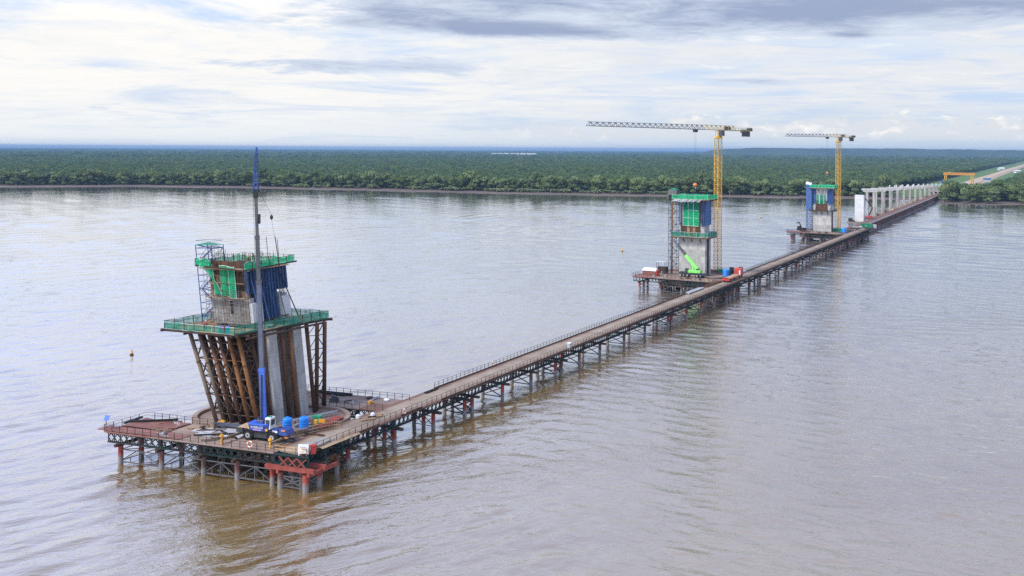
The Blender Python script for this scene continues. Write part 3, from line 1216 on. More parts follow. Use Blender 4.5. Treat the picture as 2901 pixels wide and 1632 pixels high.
s = 404.0
step = 12.0
while s < 930:
    s1 = s + step - .05
    b = MB()
    lo, hi = ct(s) - 4.0 * max(0, (424 - s) / 20), ct(s) + 7.2
    b.add([B(s, lo, DZ - .5), B(s1, ct(s1), DZ - .5), B(s1, ct(s1) + 7.2, DZ - .5), B(s, hi, DZ - .5),
           B(s, lo, DZ), B(s1, ct(s1), DZ), B(s1, ct(s1) + 7.2, DZ), B(s, hi, DZ)],
          [(3, 2, 1, 0), (4, 5, 6, 7), (0, 1, 5, 4), (1, 2, 6, 5), (2, 3, 7, 6), (3, 0, 4, 7)])
    b.build('deck_panel', 'jetty_deck', CAU)
    b = MB().beam(B(s, ct(s) + .1, DZ + .25), B(s1, ct(s1) + .1, DZ + .25), .3, .5)
    b.build('kerb', 'concrete', CAU)
    b = MB().beam(B(s, ct(s) + .6, 3.6), B(s1, ct(s1) + .6, 3.6), .4, 1.6).beam(B(s, ct(s) + 1.2, 1.6), B(s1, ct(s1) + 1.2, 1.6), .2, 3.0)
    b.build('wale', 'rust_dark', CAU)
    for q in range(4):
        ss = s + q * step / 4
        if ss < 870:
            put_at('pile', PILE[random.choice(('pile_dull', 'pile_brown', 'pile_dull'))], CAU, B(ss, ct(ss) + random.uniform(.1, .5), 0), random.uniform(0, 6), (.9, .9, 1.25))
    s += step


# ------------------------------------------------------------------ work platforms
def work_platform(Q, label, near, blen=34.0, alen=37.0, corner=True):
    """ring of decking round a pylon base; Q maps (a, b, z) of the platform to the site"""
    T = thing('work_platform', label, 'platform', Q(20, 4, 0))
    adir = (Q(1, 0) - Q(0, 0))
    ra = math.atan2(adir.y, adir.x)
    na = 9

    def slab(a0, a1, b0, b1, mat):
        g = .025
        b = MB()
        c = [Q(a0 + g, b0 + g), Q(a1 - g, b0 + g), Q(a1 - g, b1 - g), Q(a0 + g, b1 - g)]
        b.hexa([Vector((p.x, p.y, DZ - .2 - .004)) for p in c] + [Vector((p.x, p.y, DZ - .004)) for p in c])
        b.build('deck_panel', mat, T)
    a_start = 5.95
    st = (alen - a_start) / 7
    for k in range(7):
        for b0, b1 in ((0, 4.2), (4.2, 8.4)):
            slab(a_start + k * st, a_start + (k + 1) * st, b0, b1, ('deck_rust' if k > 4 else 'deck'))
    for k in range(6):
        for b0, b1 in ((26, 30), (30, 34)):
            slab(a_start + k * st, a_start + (k + 1) * st, b0, b1, random.choice(('deck', 'deck', 'jetty_deck')))
    # trusses under the front and back strips
    for b0 in ((.4, 4.2, 8.0) if near else (.4, 8.0)):
        for k in range(6):
            a0 = .3 + k * 6.05
            put_at('truss_panel', TRUSS6[0] if k % 2 else TRUSS6[1], T, Q(a0, b0, DZ - .21), ra)
    for b0 in (26.3, 33.6):
        for k in range(5):
            put_at('truss_panel', TRUSS6[0], T, Q(6 + k * 5.2, b0, DZ - .21), ra)
    # piles along the front and the back, and their bracing
    fa = [1.5, 6.5, 12.6, 18.6, 26.4, 34.2]
    for k, a in enumerate(fa):
        cap = MB().beam(Q(a, -.6, 3.1), Q(a, 8.8, 3.1), .5, .42)
        cap.build('cap_beam', 'rust_dark', T)
        for b0 in (.5, 4.4, 8.2):
            put_at('pile', PILE[('pile_dull', 'pile_red', 'pile_dull', 'pile_brown')[(k + int(b0)) % 4]], T, Q(a, b0, 0), random.uniform(0, 6), (1.12, 1.12, 1))
    for k in range(1, len(fa) - 1):
        a0, a1 = fa[k], fa[k + 1]
        b = MB()
        zt, zb = 2.35, .42
        P = lambda a, z: tuple(Q(a, .45, z))
        b.beam(P(a0, zt), P(a1, zt), .13).beam(P(a0, zb), P(a1, zb), .16)
        am = (a0 + a1) / 2
        for q, r_ in (((a0, zb), (am, zt)), ((am, zt), (a1, zb)), ((am, zb), (am, zt)), ((a0 + (am - a0) * .5, zb), (a0 + (am - a0) * .5, (zb + zt) / 2)),
                      ((am + (a1 - am) * .5, zb), (am + (a1 - am) * .5, (zb + zt) / 2))):
            b.beam(P(*q), P(*r_), .10)
        b.build('brace_frame', 'brace_grey', T)
        if near:
            bracing(T, Q(a0, .5), Q(a0, 8.2), 2.3, .5, 'brace_grey')
            bracing(T, Q(a0, 8.2), Q(a1, 8.2), 2.3, .5, 'brace_grey')
    bracing(T, Q(34.2, .5), Q(34.2, 8.2), 2.3, .5, 'brace_grey')
    for a in (9, 16, 23, 31):
        MB().beam(Q(a, 25.6, 3.1), Q(a, 34.4, 3.1), .5, .42).build('cap_beam', 'rust_dark', T)
        for b0 in (26.4, 33.5):
            put_at('pile', PILE['pile_brown'], T, Q(a, b0, 0), 0)
        bracing(T, Q(a, 26.4), Q(a, 33.5), 2.3, .5, 'truss')
    # railings
    for k in range(7):
        a0, a1 = a_start + k * st, a_start + (k + 1) * st
        if near and k == 0:
            railing(T, Q(.4, .1, DZ), Q(a0, .1, DZ), True, mat='safety_yellow' if near else 'rail')
        railing(T, Q(a0, .1, DZ), Q(a1, .1, DZ), near)
    railing(T, Q(alen, .1, DZ), Q(alen, 8.3, DZ), near)
    for k in range(4, 7):
        railing(T, Q(a_start + k * st, 8.3, DZ), Q(a_start + (k + 1) * st, 8.3, DZ), near)
    for k in range(6):
        a0, a1 = a_start + k * st, a_start + (k + 1) * st
        railing(T, Q(a0, 33.9, DZ), Q(a1, 33.9, DZ), near)
        if k < 3:
            railing(T, Q(a0, 26.1, DZ), Q(a1, 26.1, DZ), near)
    # concrete pile cap with its raised rim, rounded at both ends
    poly, inner = [], []
    ac, bc, hl, rad = 20.5, 17.2, 4.5, 8.4
    for k in range(28):
        an = 2 * math.pi * k / 28
        ca, sb = math.cos(an), math.sin(an)
        off = hl if ca > 0 else -hl
        poly.append(Q(ac + off + rad * ca, bc + rad * sb))
        inner.append(Q(ac + off + (rad - .7) * ca, bc + (rad - .7) * sb))
    c = MB().prism([(p.x, p.y) for p in poly], 1.2, DZ - .35)
    c.build('pile_cap', 'deck', T)
    r_ = MB()
    n = len(poly)
    for k in range(n):
        p, q, i, j = poly[k], poly[(k + 1) % n], inner[k], inner[(k + 1) % n]
        r_.hexa([Vector((v.x, v.y, DZ - .34)) for v in (p, q, j, i)] + [Vector((v.x, v.y, DZ + .10)) for v in (p, q, j, i)])
    r_.build('cap_rim', 'deck', T)
    for k in range(8):
        an = 2 * math.pi * k / 8 + .3
        off = hl if math.cos(an) > 0 else -hl
        put_at('pile', tube_mesh('pile', 'concrete_dirty', -1.2, 1.3, .9), T, Q(ac + off + 6.4 * math.cos(an), bc + 6.4 * math.sin(an), 0))
    return T, ra


NP, NRA = work_platform(NEAR, 'large rusty work platform in the foreground carrying the blue crane', True)
MP, MRA = work_platform(MID, 'rusty work platform around the middle pylon with the green crane', False)
FP, FRA = work_platform(FAR, 'work platform round the farthest pylon beside the jetty', False)

# red corner bent that carries the near end of the jetty
b = MB()
for b0 in (-.6, 1.9):
    b.beam(NEAR(-1.4, b0, 3.15), NEAR(6.8, b0, 3.15), .5, .6)
b.beam(NEAR(-.6, -.9, 2.6), NEAR(-.6, 5.4, 2.6), .45, .5).beam(NEAR(4.6, -.9, 2.6), NEAR(4.6, 5.4, 2.6), .45, .5)
for a in (0, 1.5, 3.0):
    b.beam(NEAR(a, -.6, 3.4), NEAR(a + 1.5, -.6, 4.75), .14).beam(NEAR(a + 1.5, -.6, 3.4), NEAR(a, -.6, 4.75), .14)
b.build('corner_frame', 'red_beam', NP)
for a, b0, m in ((4.4, -.4, 'pile_dull'), (.2, -.4, 'pile_red'), (.2, 2.4, 'pile_red'), (4.4, 2.4, 'pile_dull')):
    put_at('pile', PILE[m], NP, NEAR(a, b0, 0), .5, (1.25, 1.25, .82))
for (p, q) in (((.2, -.4), (4.4, -.4)), ((.2, -.4), (.2, 2.4)), ((.2, 2.4), (4.4, 2.4))):
    bracing(NP, NEAR(*p), NEAR(*q), 1.9, .4, 'brace_grey', .14)


def xf(mb, c, rz):
    co, si = math.cos(rz), math.sin(rz)
    mb.v = [(c[0] + p[0] * co - p[1] * si, c[1] + p[0] * si + p[1] * co, c[2] + p[2]) for p in mb.v]
    return mb


def wobble(p, q, h, n, amp, fl=.12, seed=0.0, bot=0.0):
    """netting hung along p-q: ripples and a sagging upper edge"""
    p, q = Vector(p), Vector(q)
    d = (q - p)
    nr = Vector((-d.y, d.x, 0)).normalized()

    def f(u, v):
        c = p.lerp(q, u)
        w = noise.noise((u * n * .8 + seed, v * 1.7, seed)) * amp
        sag = -fl * (1 - v) * 0 - fl * v * (.5 + .5 * math.sin(u * n * 2.1 + seed))
        return c + nr * w + Vector((0, 0, bot + h * v + sag + .05 * math.sin(u * n * 3 + seed) * (1 - v)))
    return f


def net_side(parent, p, q, h=1.35, mat='net_green', n=10, amp=.16, rope=True, posts=True, fl=.14, bot=-.12):
    sd = random.uniform(0, 50)
    f = wobble(p, q, h, n, amp, fl, sd, bot)
    o = MB().sheet(f, max(8, n * 2), 4).build('safety_net', mat, parent, True)
    if rope:
        r_ = MB()
        for v in (0., 1.):
            pts_ = [f(u / 12, v) for u in range(13)]
            r_.path(pts_, .028, 4)
        for u in (.02, .35, .68, .98):
            if random.random() < .7:
                r_.path([f(u, v / 4) for v in range(5)], .028, 4)
        r_.build('rope', 'rope_white', o)
    if posts:
        railing(parent, p, q, False, 1.9, 1.25)
    return o


# ------------------------------------------------------------------ near pylon
LEAN = .118


def PN(a, b, z):
    return NEAR(a + LEAN * (z - 5), b, z)


def leaning(mb, a0, a1, b0, b1, z0, z1, fn=None, gap=.0):
    fn = fn or PN
    z0, z1 = z0 + gap, z1 - gap
    return mb.hexa([fn(a0, b0, z0), fn(a1, b0, z0), fn(a1, b1, z0), fn(a0, b1, z0), fn(a0, b0, z1), fn(a1, b0, z1), fn(a1, b1, z1), fn(a0, b1, z1)])


PY = thing('bridge_pylon', 'leaning concrete pylon under construction in the foreground, blue formwork on its upper part', 'pylon', PN(21, 17.5, 4.6))
zs = [4.6, 6.9, 9.2, 11.5, 13.8, 16.1, 18.4, 20.6]
for b0, b1 in ((13.9, 15.8), (19.7, 21.7)):
    for z0, z1 in zip(zs, zs[1:]):
        leaning(MB(), 16.9, 24.6, b0, b1, z0, z1, gap=.008).build('concrete_lift', 'concrete', PY)
for i in range(7):      # brown boards added on the front blade, standing in for the falsework's shade
    for j in range(6):
        leaning(MB(), 17.5 + i * 1.02, 18.5 + i * 1.02, 13.72 + random.uniform(-.03, .05), 13.88, 4.7 + j * 2.6, 7.25 + j * 2.6).build('shutter_panel', random.choice(('rust_dark', 'rust', 'plywood', 'rust_dark')), PY)
for a0, a1 in ((18.2, 19.6), (22.6, 24.0)):
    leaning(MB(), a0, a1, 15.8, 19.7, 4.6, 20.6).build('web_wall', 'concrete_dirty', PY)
# upper concrete
for z0, z1 in ((20.6, 22.9), (22.9, 25.0)):
    leaning(MB(), 19.6, 27.0, 13.7, 15.4, z0, z1, gap=.008).build('concrete_lift', 'concrete_grimy', PY)
    leaning(MB(), 19.6, 27.0, 20.4, 22.4, z0, z1, gap=.008).build('concrete_lift', 'concrete', PY)
leaning(MB(), 19.0, 19.58, 13.4, 15.7, 20.9, 24.2).build('concrete_stub', 'concrete_white', PY)
leaning(MB(), 19.0, 19.58, 20.3, 22.3, 21.4, 24.6).build('concrete_stub', 'concrete_white', PY)
leaning(MB(), 23.0, 23.5, 13.62, 13.68, 22.2, 24.4).build('door_shade_slab', 'rust_dark', PY)  # solid dark slab painted for the shade inside a doorway
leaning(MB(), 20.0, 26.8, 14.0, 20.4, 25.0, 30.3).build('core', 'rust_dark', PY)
# brown shuttering on the camera side
for i in range(6):
    for j in range(5):
        a0 = 19.7 + i * 1.22
        z0 = 25.0 + j * 1.2
        m = random.choice(('plywood', 'rust', 'rust', 'rust_dark', 'rust_pale' if j == 0 else 'rust'))
        leaning(MB(), a0, a0 + 1.18, 13.6 + random.uniform(-.06, .06), 13.96, z0, z0 + 1.15).build('shutter_panel', m, PY)
# blue steel formwork on the side towards the jetty
for i in range(14):
    b0 = 13.2 + i * .68
    zb = 25.9 if i < 2 or i > 9 else (21.4 if 4 <= i <= 9 else 23.6)
    m = MB()
    leaning(m, 19.62, 19.9, b0 + .02, b0 + .66, zb, 30.0)
    leaning(m, 19.32, 19.62, b0 + .06, b0 + .20, zb - .15, 30.05)
    leaning(m, 19.32, 19.62, b0 + .30, b0 + .40, zb - .15, 30.05)
    z = zb + .4
    while z < 29.8:
        leaning(m, 19.5, 19.6, b0 + .02, b0 + .66, z, z + .12)
        z += .85
    m.build('formwork_panel', 'blue_form', PY)
for i, b0 in enumerate((13.6, 15.5, 17.4, 19.6)):
    m = MB().tube(PN(17.6 + i * .1, b0, 21.0), PN(19.2, b0 + .3, 28.6 - i * .5), .08)
    m.build('prop', 'blue_scaffold' if i < 3 else 'grey_scaffold', PY)
m = MB().tube(PN(16.9, 21.6, 20.6), PN(19.6, 20.9, 29.0), .10)
m.build('prop', 'truss', PY)
# starter bars on top
m = MB()
for a in np.arange(19.8, 27.0, .36):
    for b0 in (13.9, 20.3):
        if random.random() < .88:
            h = random.uniform(1.0, 2.0) + (1.1 if a > 23.5 and b0 < 14 else 0)
            m.beam(PN(a, b0, 29.4), PN(a + random.uniform(-.1, .1), b0 + random.uniform(-.1, .1), 30.3 + h), .05)
for b0 in np.arange(14.2, 20.3, .36):
    for a in (19.9, 26.8, 22.0):
        if random.random() < .85:
            m.beam(PN(a, b0, 29.4), PN(a + random.uniform(-.1, .1), b0, 30.4 + random.uniform(.8, 2.0)), .05)
m.build('starter_bars', 'rust_dark', PY, kind='stuff')
for a, b0, h in ((21.2, 20.6, 34.6), (19.3, 20.9, 34.2)):
    MB().beam(PN(a, b0, 29.6), PN(a, b0, h), .08).build('lightning_rod', 'truss', PY)
# side shafts of protruding bars and lattice at the far right edge
m = MB()
for z in np.arange(21.8, 29.6, .32):
    m.beam(PN(19.9, 20.9, z), PN(19.3, 22.0 + random.uniform(-.3, .4), z), .04)
for z in np.arange(21.4, 29.6, .9):
    m.beam(PN(19.6, 21.0, z), PN(19.6, 21.7, z + .9), .06).beam(PN(19.6, 21.7, z), PN(19.6, 21.0, z + .9), .06)
for b0 in (21.0, 21.7):
    m.beam(PN(19.6, b0, 21), PN(19.6, b0, 30), .08)
m.build('side_lattice', 'grey_scaffold', PY)

# leaning steel tubes that carry the lower work deck
FW = thing('pipe_falsework', 'row of leaning rusty steel tubes braced under the lower green platform of the near pylon', 'falsework', NEAR(22, 11, 4.6))
fm_ = ['rust_pale', 'rust_pale', 'rust', 'rust', 'rust_orange', 'rust_orange']


def FP_(i, row, z):
    q = (z - 4.7) / 15.0
    b0 = (10.9, 12.7)[row]
    a = (25.7 - i * 1.6) * (1 - q) + (31.0 - i * 1.88) * q
    return NEAR(a - row * .5, b0 - .3 * q * (1 - row), z)


for i in range(6):
    m = fm_[i]
    t_ = MB().tube(FP_(i, 0, 4.5), FP_(i, 0, 19.7), .34, n=12).build('tube', m, FW, True)
    fl = MB()
    for z in (9.5, 14.6):
        p, q = FP_(i, 0, z - .06), FP_(i, 0, z + .06)
        fl.tube(p, q, .44, n=12)
    fl.build('flange', 'rust', t_)
    MB().tube(FP_(i, 1, 4.5), FP_(i, 1, 19.7), .32, n=10).build('tube', 'rust' if i % 2 else 'rust_dark', FW, True)
lev = [6.4, 9.4, 12.3, 15.2, 18.0]
for k, z in enumerate(lev):
    for i in range(5):
        m = MB()
        m.tube(FP_(i, 0, z), FP_(i + 1, 0, z), .10, n=6)
        if k + 1 < len(lev):
            m.tube(FP_(i, 0, z), FP_(i + 1, 0, lev[k + 1]), .085, n=6)
            if (i + k) % 3:
                m.tube(FP_(i + 1, 0, z), FP_(i, 0, lev[k + 1]), .085, n=6)
        m.build('brace', 'rust' if k % 2 else 'rust_dark', FW)
    m = MB()
    for i in range(6):
        m.tube(FP_(i, 0, z), FP_(i, 1, z), .09, n=6)
        if k + 1 < len(lev):
            m.tube(FP_(i, 0, z), FP_(i, 1, lev[k + 1]), .08, n=6)
    m.build('brace', 'rust_dark', FW)
for z0, z1 in zip(lev[:-1], lev[1:]):
    for i in range(5):
        m = MB().tube(FP_(i, 1, z0 + .5), FP_(i + 1, 1, z1 + .5), .08, n=5).tube(FP_(i + 1, 1, z0 + .5), FP_(i, 1, z1 + .5), .08, n=5)
        m.tube(FP_(i, 1, z0 + .5), FP_(i + 1, 1, z0 + .5), .09, n=5)
        m.tube(FP_(i, 0, z0 + 1.4), FP_(i + 1, 1, z0 + 1.5), .06, n=5)
        m.build('brace', random.choice(('rust', 'rust_dark', 'rust_pale')), FW)
for i in range(7):
    MB().tube(PN(17.6 + i * 1.15, 13.6, 4.6), PN(17.6 + i * 1.15, 13.6, 19.9), .20, n=8).build('tube', 'rust_dark' if i % 2 else 'rust', FW, True)
# tubes between and beside the blades
for a, b0, ln, m in ((16.7, 16.8, LEAN, 'rust'), (16.7, 18.6, LEAN, 'rust_orange'), (16.4, 22.5, LEAN, 'rust'), (16.9, 23.6, .0, 'rust'), (16.7, 25.3, 0., 'rust')):
    p, q = NEAR(a, b0, 4.5), NEAR(a + ln * 15.2, b0, 19.7)
    MB().tube(p, q, .36, n=12).build('tube', m, FW, True)
for k in range(6):
    z = 5.6 + k * 2.4
    m = MB()
    p0, p1 = NEAR(16.9, 23.6, z), NEAR(16.7, 25.3, z)
    p2, p3 = NEAR(16.9, 23.6, z + 2.3), NEAR(16.7, 25.3, z + 2.3)
    m.beam(p0, p1, .12)
    m.beam(p0 if k % 2 else p1, p3 if k % 2 else p2, .13)
    m.beam(NEAR(16.4 + LEAN * (z - 4.5), 22.5, z), p0, .10).beam(NEAR(16.4 + LEAN * (z - 4.5), 22.5, z), p2, .10)
    m.build('brace', 'rust_dark', FW)
for z in (8.4, 11.6, 14.8, 17.6):
    m = MB().tube(NEAR(16.7 + LEAN * (z - 4.5), 16.8, z), NEAR(16.7 + LEAN * (z - 4.5), 18.6, z), .14, n=6)
    m.build('brace', 'rust', FW)

# lower and upper work decks with green netting
LW = thing('netted_work_deck', 'wide work deck hung with teal green netting halfway up the near pylon', 'platform', NEAR(25, 16, 19.7))
Lc, Fc, Rc, Kc = NEAR(33.6, 8.2, 20.25), NEAR(19.6, 7.7, 20.25), NEAR(16.9, 26.6, 20.25), NEAR(33.4, 26.0, 20.25)
hole = [(19.5, 27.0), (13.2, 21.2)]
for a0, a1, b0, b1 in ((19.7, 26.5, 7.8, 12.9), (26.5, 33.4, 8.2, 17), (26.6, 33.3, 17, 26), (17.6, 26.6, 20.9, 26.2), (18.3, 19.5, 12.9, 20.9)):
    b = MB()
    n = max(1, int((b1 - b0) / .9))
    for k in range(n):
        w = (b1 - b0) / n
        c = [NEAR(a0, b0 + k * w), NEAR(a1, b0 + k * w), NEAR(a1, b0 + (k + 1) * w - .03), NEAR(a0, b0 + (k + 1) * w - .03)]
        b.hexa([Vector((p.x, p.y, 20.08)) for p in c] + [Vector((p.x, p.y, 20.2 + random.uniform(0, .02))) for p in c])
    b.build('floor', random.choice(('timber', 'plywood')), LW)
for p, q in ((Lc, Fc), (Fc, Rc), (Lc, Kc), (Kc, Rc)):
    e0 = (q - p).normalized() * .7
    MB().beam(p - e0 - Vector((0, 0, .32)), q + e0 - Vector((0, 0, .32)), .3, .34).build('edge_beam', 'rust_dark', LW)
for b0 in (9.6, 11.6):
    MB().beam(NEAR(35.0, b0, 19.72), NEAR(18.5, b0, 19.72), .3, .36).build('edge_beam', 'rust_dark', LW)
for a in (18, 21, 24, 27, 30):
    MB().beam(NEAR(a, 8.4, 19.45), NEAR(a - .8, 25.8, 19.45), .22, .3).build('joist', 'rust_dark', LW)
net_side(LW, Lc, Fc, 1.15, 'net_teal', 12)
net_side(LW, Fc, Rc, 1.75, 'net_teal', 14, .2, rope=False, bot=-.4)
net_side(LW, Lc, Kc, 1.3, 'net_teal', 10)
net_side(LW, Kc, Rc, 1.3, 'net_teal', 12)
TD = thing('netted_work_deck', 'upper work deck ringed with bright green netting at the top of the near pylon', 'platform', NEAR(27, 16, 29.6))
uL, uF, uR, uK = NEAR(31.4, 12.2, 30.2), NEAR(21.4, 11.6, 29.8), NEAR(20.7, 22.6, 30.3), NEAR(31.0, 22.4, 30.2)
c1 = uL.lerp(uF, .30)
c2 = uL.lerp(uF, .72)
for (a0, a1, b0, b1) in ((22.9, 31, 12.2, 13.5), (30.0, 31, 13.5, 22.2), (21.8, 30.0, 20.9, 22.2), (21.3, 22.4, 11.9, 22.0)):
    b = MB()
    c = [NEAR(a0, b0), NEAR(a1, b0), NEAR(a1, b1), NEAR(a0, b1)]
    b.hexa([Vector((p.x, p.y, 29.72)) for p in c] + [Vector((p.x, p.y, 29.86)) for p in c])
    b.build('floor', 'timber', TD)
net_side(TD, uL, c1, 1.6, 'net_green', 6, .4, fl=.4)
net_side(TD, uF, uR, 1.5, 'net_green', 11, .26, fl=.32)
net_side(TD, uK, uR, 1.1, 'net_green', 9, .35, fl=.4)
net_side(TD, uL, uK, 1.2, 'net_green', 9, .35, fl=.4)
MB().beam(uF, uR + (uR - uF).normalized() * .5, .2, .25).build('edge_beam', 'rust_dark', TD)
MB().beam(uL, uF, .2, .25).build('edge_beam', 'rust_dark', TD)
# sheets of netting hanging down the camera side
hn = thing('hanging_net', 'green net sheet hanging flat down the near pylon between white ropes', 'net', PN(22.5, 12.8, 25.2))
f = lambda u, v: PN(24.2 - 3.0 * u, 12.75 + .18 * noise.noise((u * 4, v * 3, 5)) - .1 * math.sin(u * 9), 25.15 + .12 * math.sin(u * 6) + 5.1 * v)
MB().sheet(f, 16, 10).build('net_sheet', 'net_green', hn, True)
m = MB()
for u in (.02, .52, .98):
    m.path([f(u, v / 8) for v in range(9)], .035, 4)
m.path([f(u / 8, 0) for u in range(9)], .035, 4).path([f(u / 8, 1) for u in range(9)], .035, 4)
m.build('rope', 'rope_white', hn)
hn2 = thing('hanging_net', 'twisted green net strip hanging beside the stair tower of the near pylon', 'net', PN(25.5, 12.8, 25.5))


def f2(u, v):
    w = (.35 + 2.3 * max(0., v - .45) / .55) if v > .45 else .35 + .9 * (.45 - v) / .45
    a = 24.7 + 2.4 * (v ** 1.6) + (u - .5) * w
    return PN(a, 12.6 - .35 * math.sin(u * 3.1) + .12 * math.sin(v * 9 + u * 4), 25.4 + 5.6 * v + .25 * math.sin(u * 3.1))


MB().sheet(f2, 8, 14).build('net_sheet', 'net_green', hn2, True)
m = MB().path([f2(0, v / 12) for v in range(13)], .035, 4).path([f2(1, v / 12) for v in range(13)], .03, 4)
m.build('rope', 'rope_white', hn2)

# tube scaffold on the camera side
SF = thing('tube_scaffold', 'thin grey tube scaffold clinging to the camera side of the near pylon', 'scaffold', PN(23, 13, 20.3))
for i in range(8):
    a = 19.6 + i * 1.1
    m = MB()
    for b0 in (12.6, 13.3):
        m.tube(PN(a, b0, 20.2), PN(a, b0, 29.6), .03, n=5)
    for z in np.arange(21.2, 29.6, 1.25):
        m.tube(PN(a, 12.6, z), PN(a, 13.3, z), .03, n=4)
        if i < 7:
            m.tube(PN(a, 12.6, z), PN(a + 1.1, 12.6, z + random.uniform(-.06, .06)), .03, n=4)
            if z < 25:
                for _ in range(random.randrange(2, 6)):
                    dz = random.uniform(.2, 1.0)
                    m.tube(PN(a, 12.6, z + dz), PN(a + 1.1, 12.6, z + dz + random.uniform(-.35, .35)), .026, n=4)
    m.build('scaffold_bay', 'grey_scaffold' if i % 3 else 'rust', SF)
for z in (25.0, 27.4):
    leaning(MB(), 19.8, 27.2, 12.65, 13.25, z, z + .06).build('plank', 'timber', SF)


def stair_tower(root, fn, a0, a1, b0, b1, z0, z1, step, mat, roof=None, r=.06, fill=False, bar=.05):
    for a, b in ((a0, b0), (a1, b0), (a1, b1), (a0, b1)):
        MB().beam(fn(a, b, z0), fn(a, b, z1), r * 2).build('leg', mat, root)
    z, k = z0 + step * .5, 0
    while z < z1 - .2:
        m = MB()
        zt = min(z + step, z1)
        ring = ((a0, b0), (a1, b0), (a1, b1), (a0, b1))
        for (p, q) in zip(ring, ring[1:] + ring[:1]):
            m.beam(fn(*p, z), fn(*q, z), bar * 1.6)
            m.beam(fn(*p, z + .55 * step), fn(*q, z + .55 * step), bar)
            if (k + int(p[0])) % 2:
                m.beam(fn(*p, z), fn(*q, zt), bar)
            else:
                m.beam(fn(*q, z), fn(*p, zt), bar)
        m.build('frame', mat, root)
        m = MB()
        am, bm = (a0 + a1) / 2, (b0 + b1) / 2
        lo, hi = (a0 + .25, a1 - .25) if k % 2 else (a1 - .25, a0 + .25)
        for i in range(7):
            q = i / 6
            aa = lo + (hi - lo) * q
            p = fn(aa, b0 + .35 + (.8 if k % 2 else 0), z + (zt - z) * q)
            pq = fn(aa, b0 + 1.05 + (.8 if k % 2 else 0), z + (zt - z) * q)
            m.beam(p, pq, .24, .04)
        m.beam(fn(lo, b0 + .3, z), fn(hi, b0 + .3, zt), .06, .2)
        m.build('stair_flight', mat, root)
        m = MB()
        m.hexa([fn(a0, b0, z - .04), fn(a0 + .7, b0, z - .04), fn(a0 + .7, b1, z - .04), fn(a0, b1, z - .04),
                fn(a0, b0, z + .02), fn(a0 + .7, b0, z + .02), fn(a0 + .7, b1, z + .02), fn(a0, b1, z + .02)])
        m.build('landing', mat, root)
        z += step
        k += 1
    if roof:
        m = MB()
        am, bm = (a0 + a1) / 2, (b0 + b1) / 2
        pk = fn(am, bm, z1 + .45)
        c = [fn(a0 - .15, b0 - .15, z1), fn(a1 + .15, b0 - .15, z1), fn(a1 + .15, b1 + .15, z1 - .1), fn(a0 - .15, b1 + .15, z1 - .1)]
        m.add(c + [pk], [(0, 1, 4), (1, 2, 4), (2, 3, 4), (3, 0, 4)])
        m.build('roof', roof, root)


ST = thing('stair_tower', 'blue scaffold stair tower with net roof leaning against the near pylon', 'stair tower', PN(29.5, 15, 20.3))
stair_tower(ST, PN, 26.7, 29.9, 14.2, 16.8, 20.2, 33.4, 2.3, 'blue_scaffold', 'net_teal')


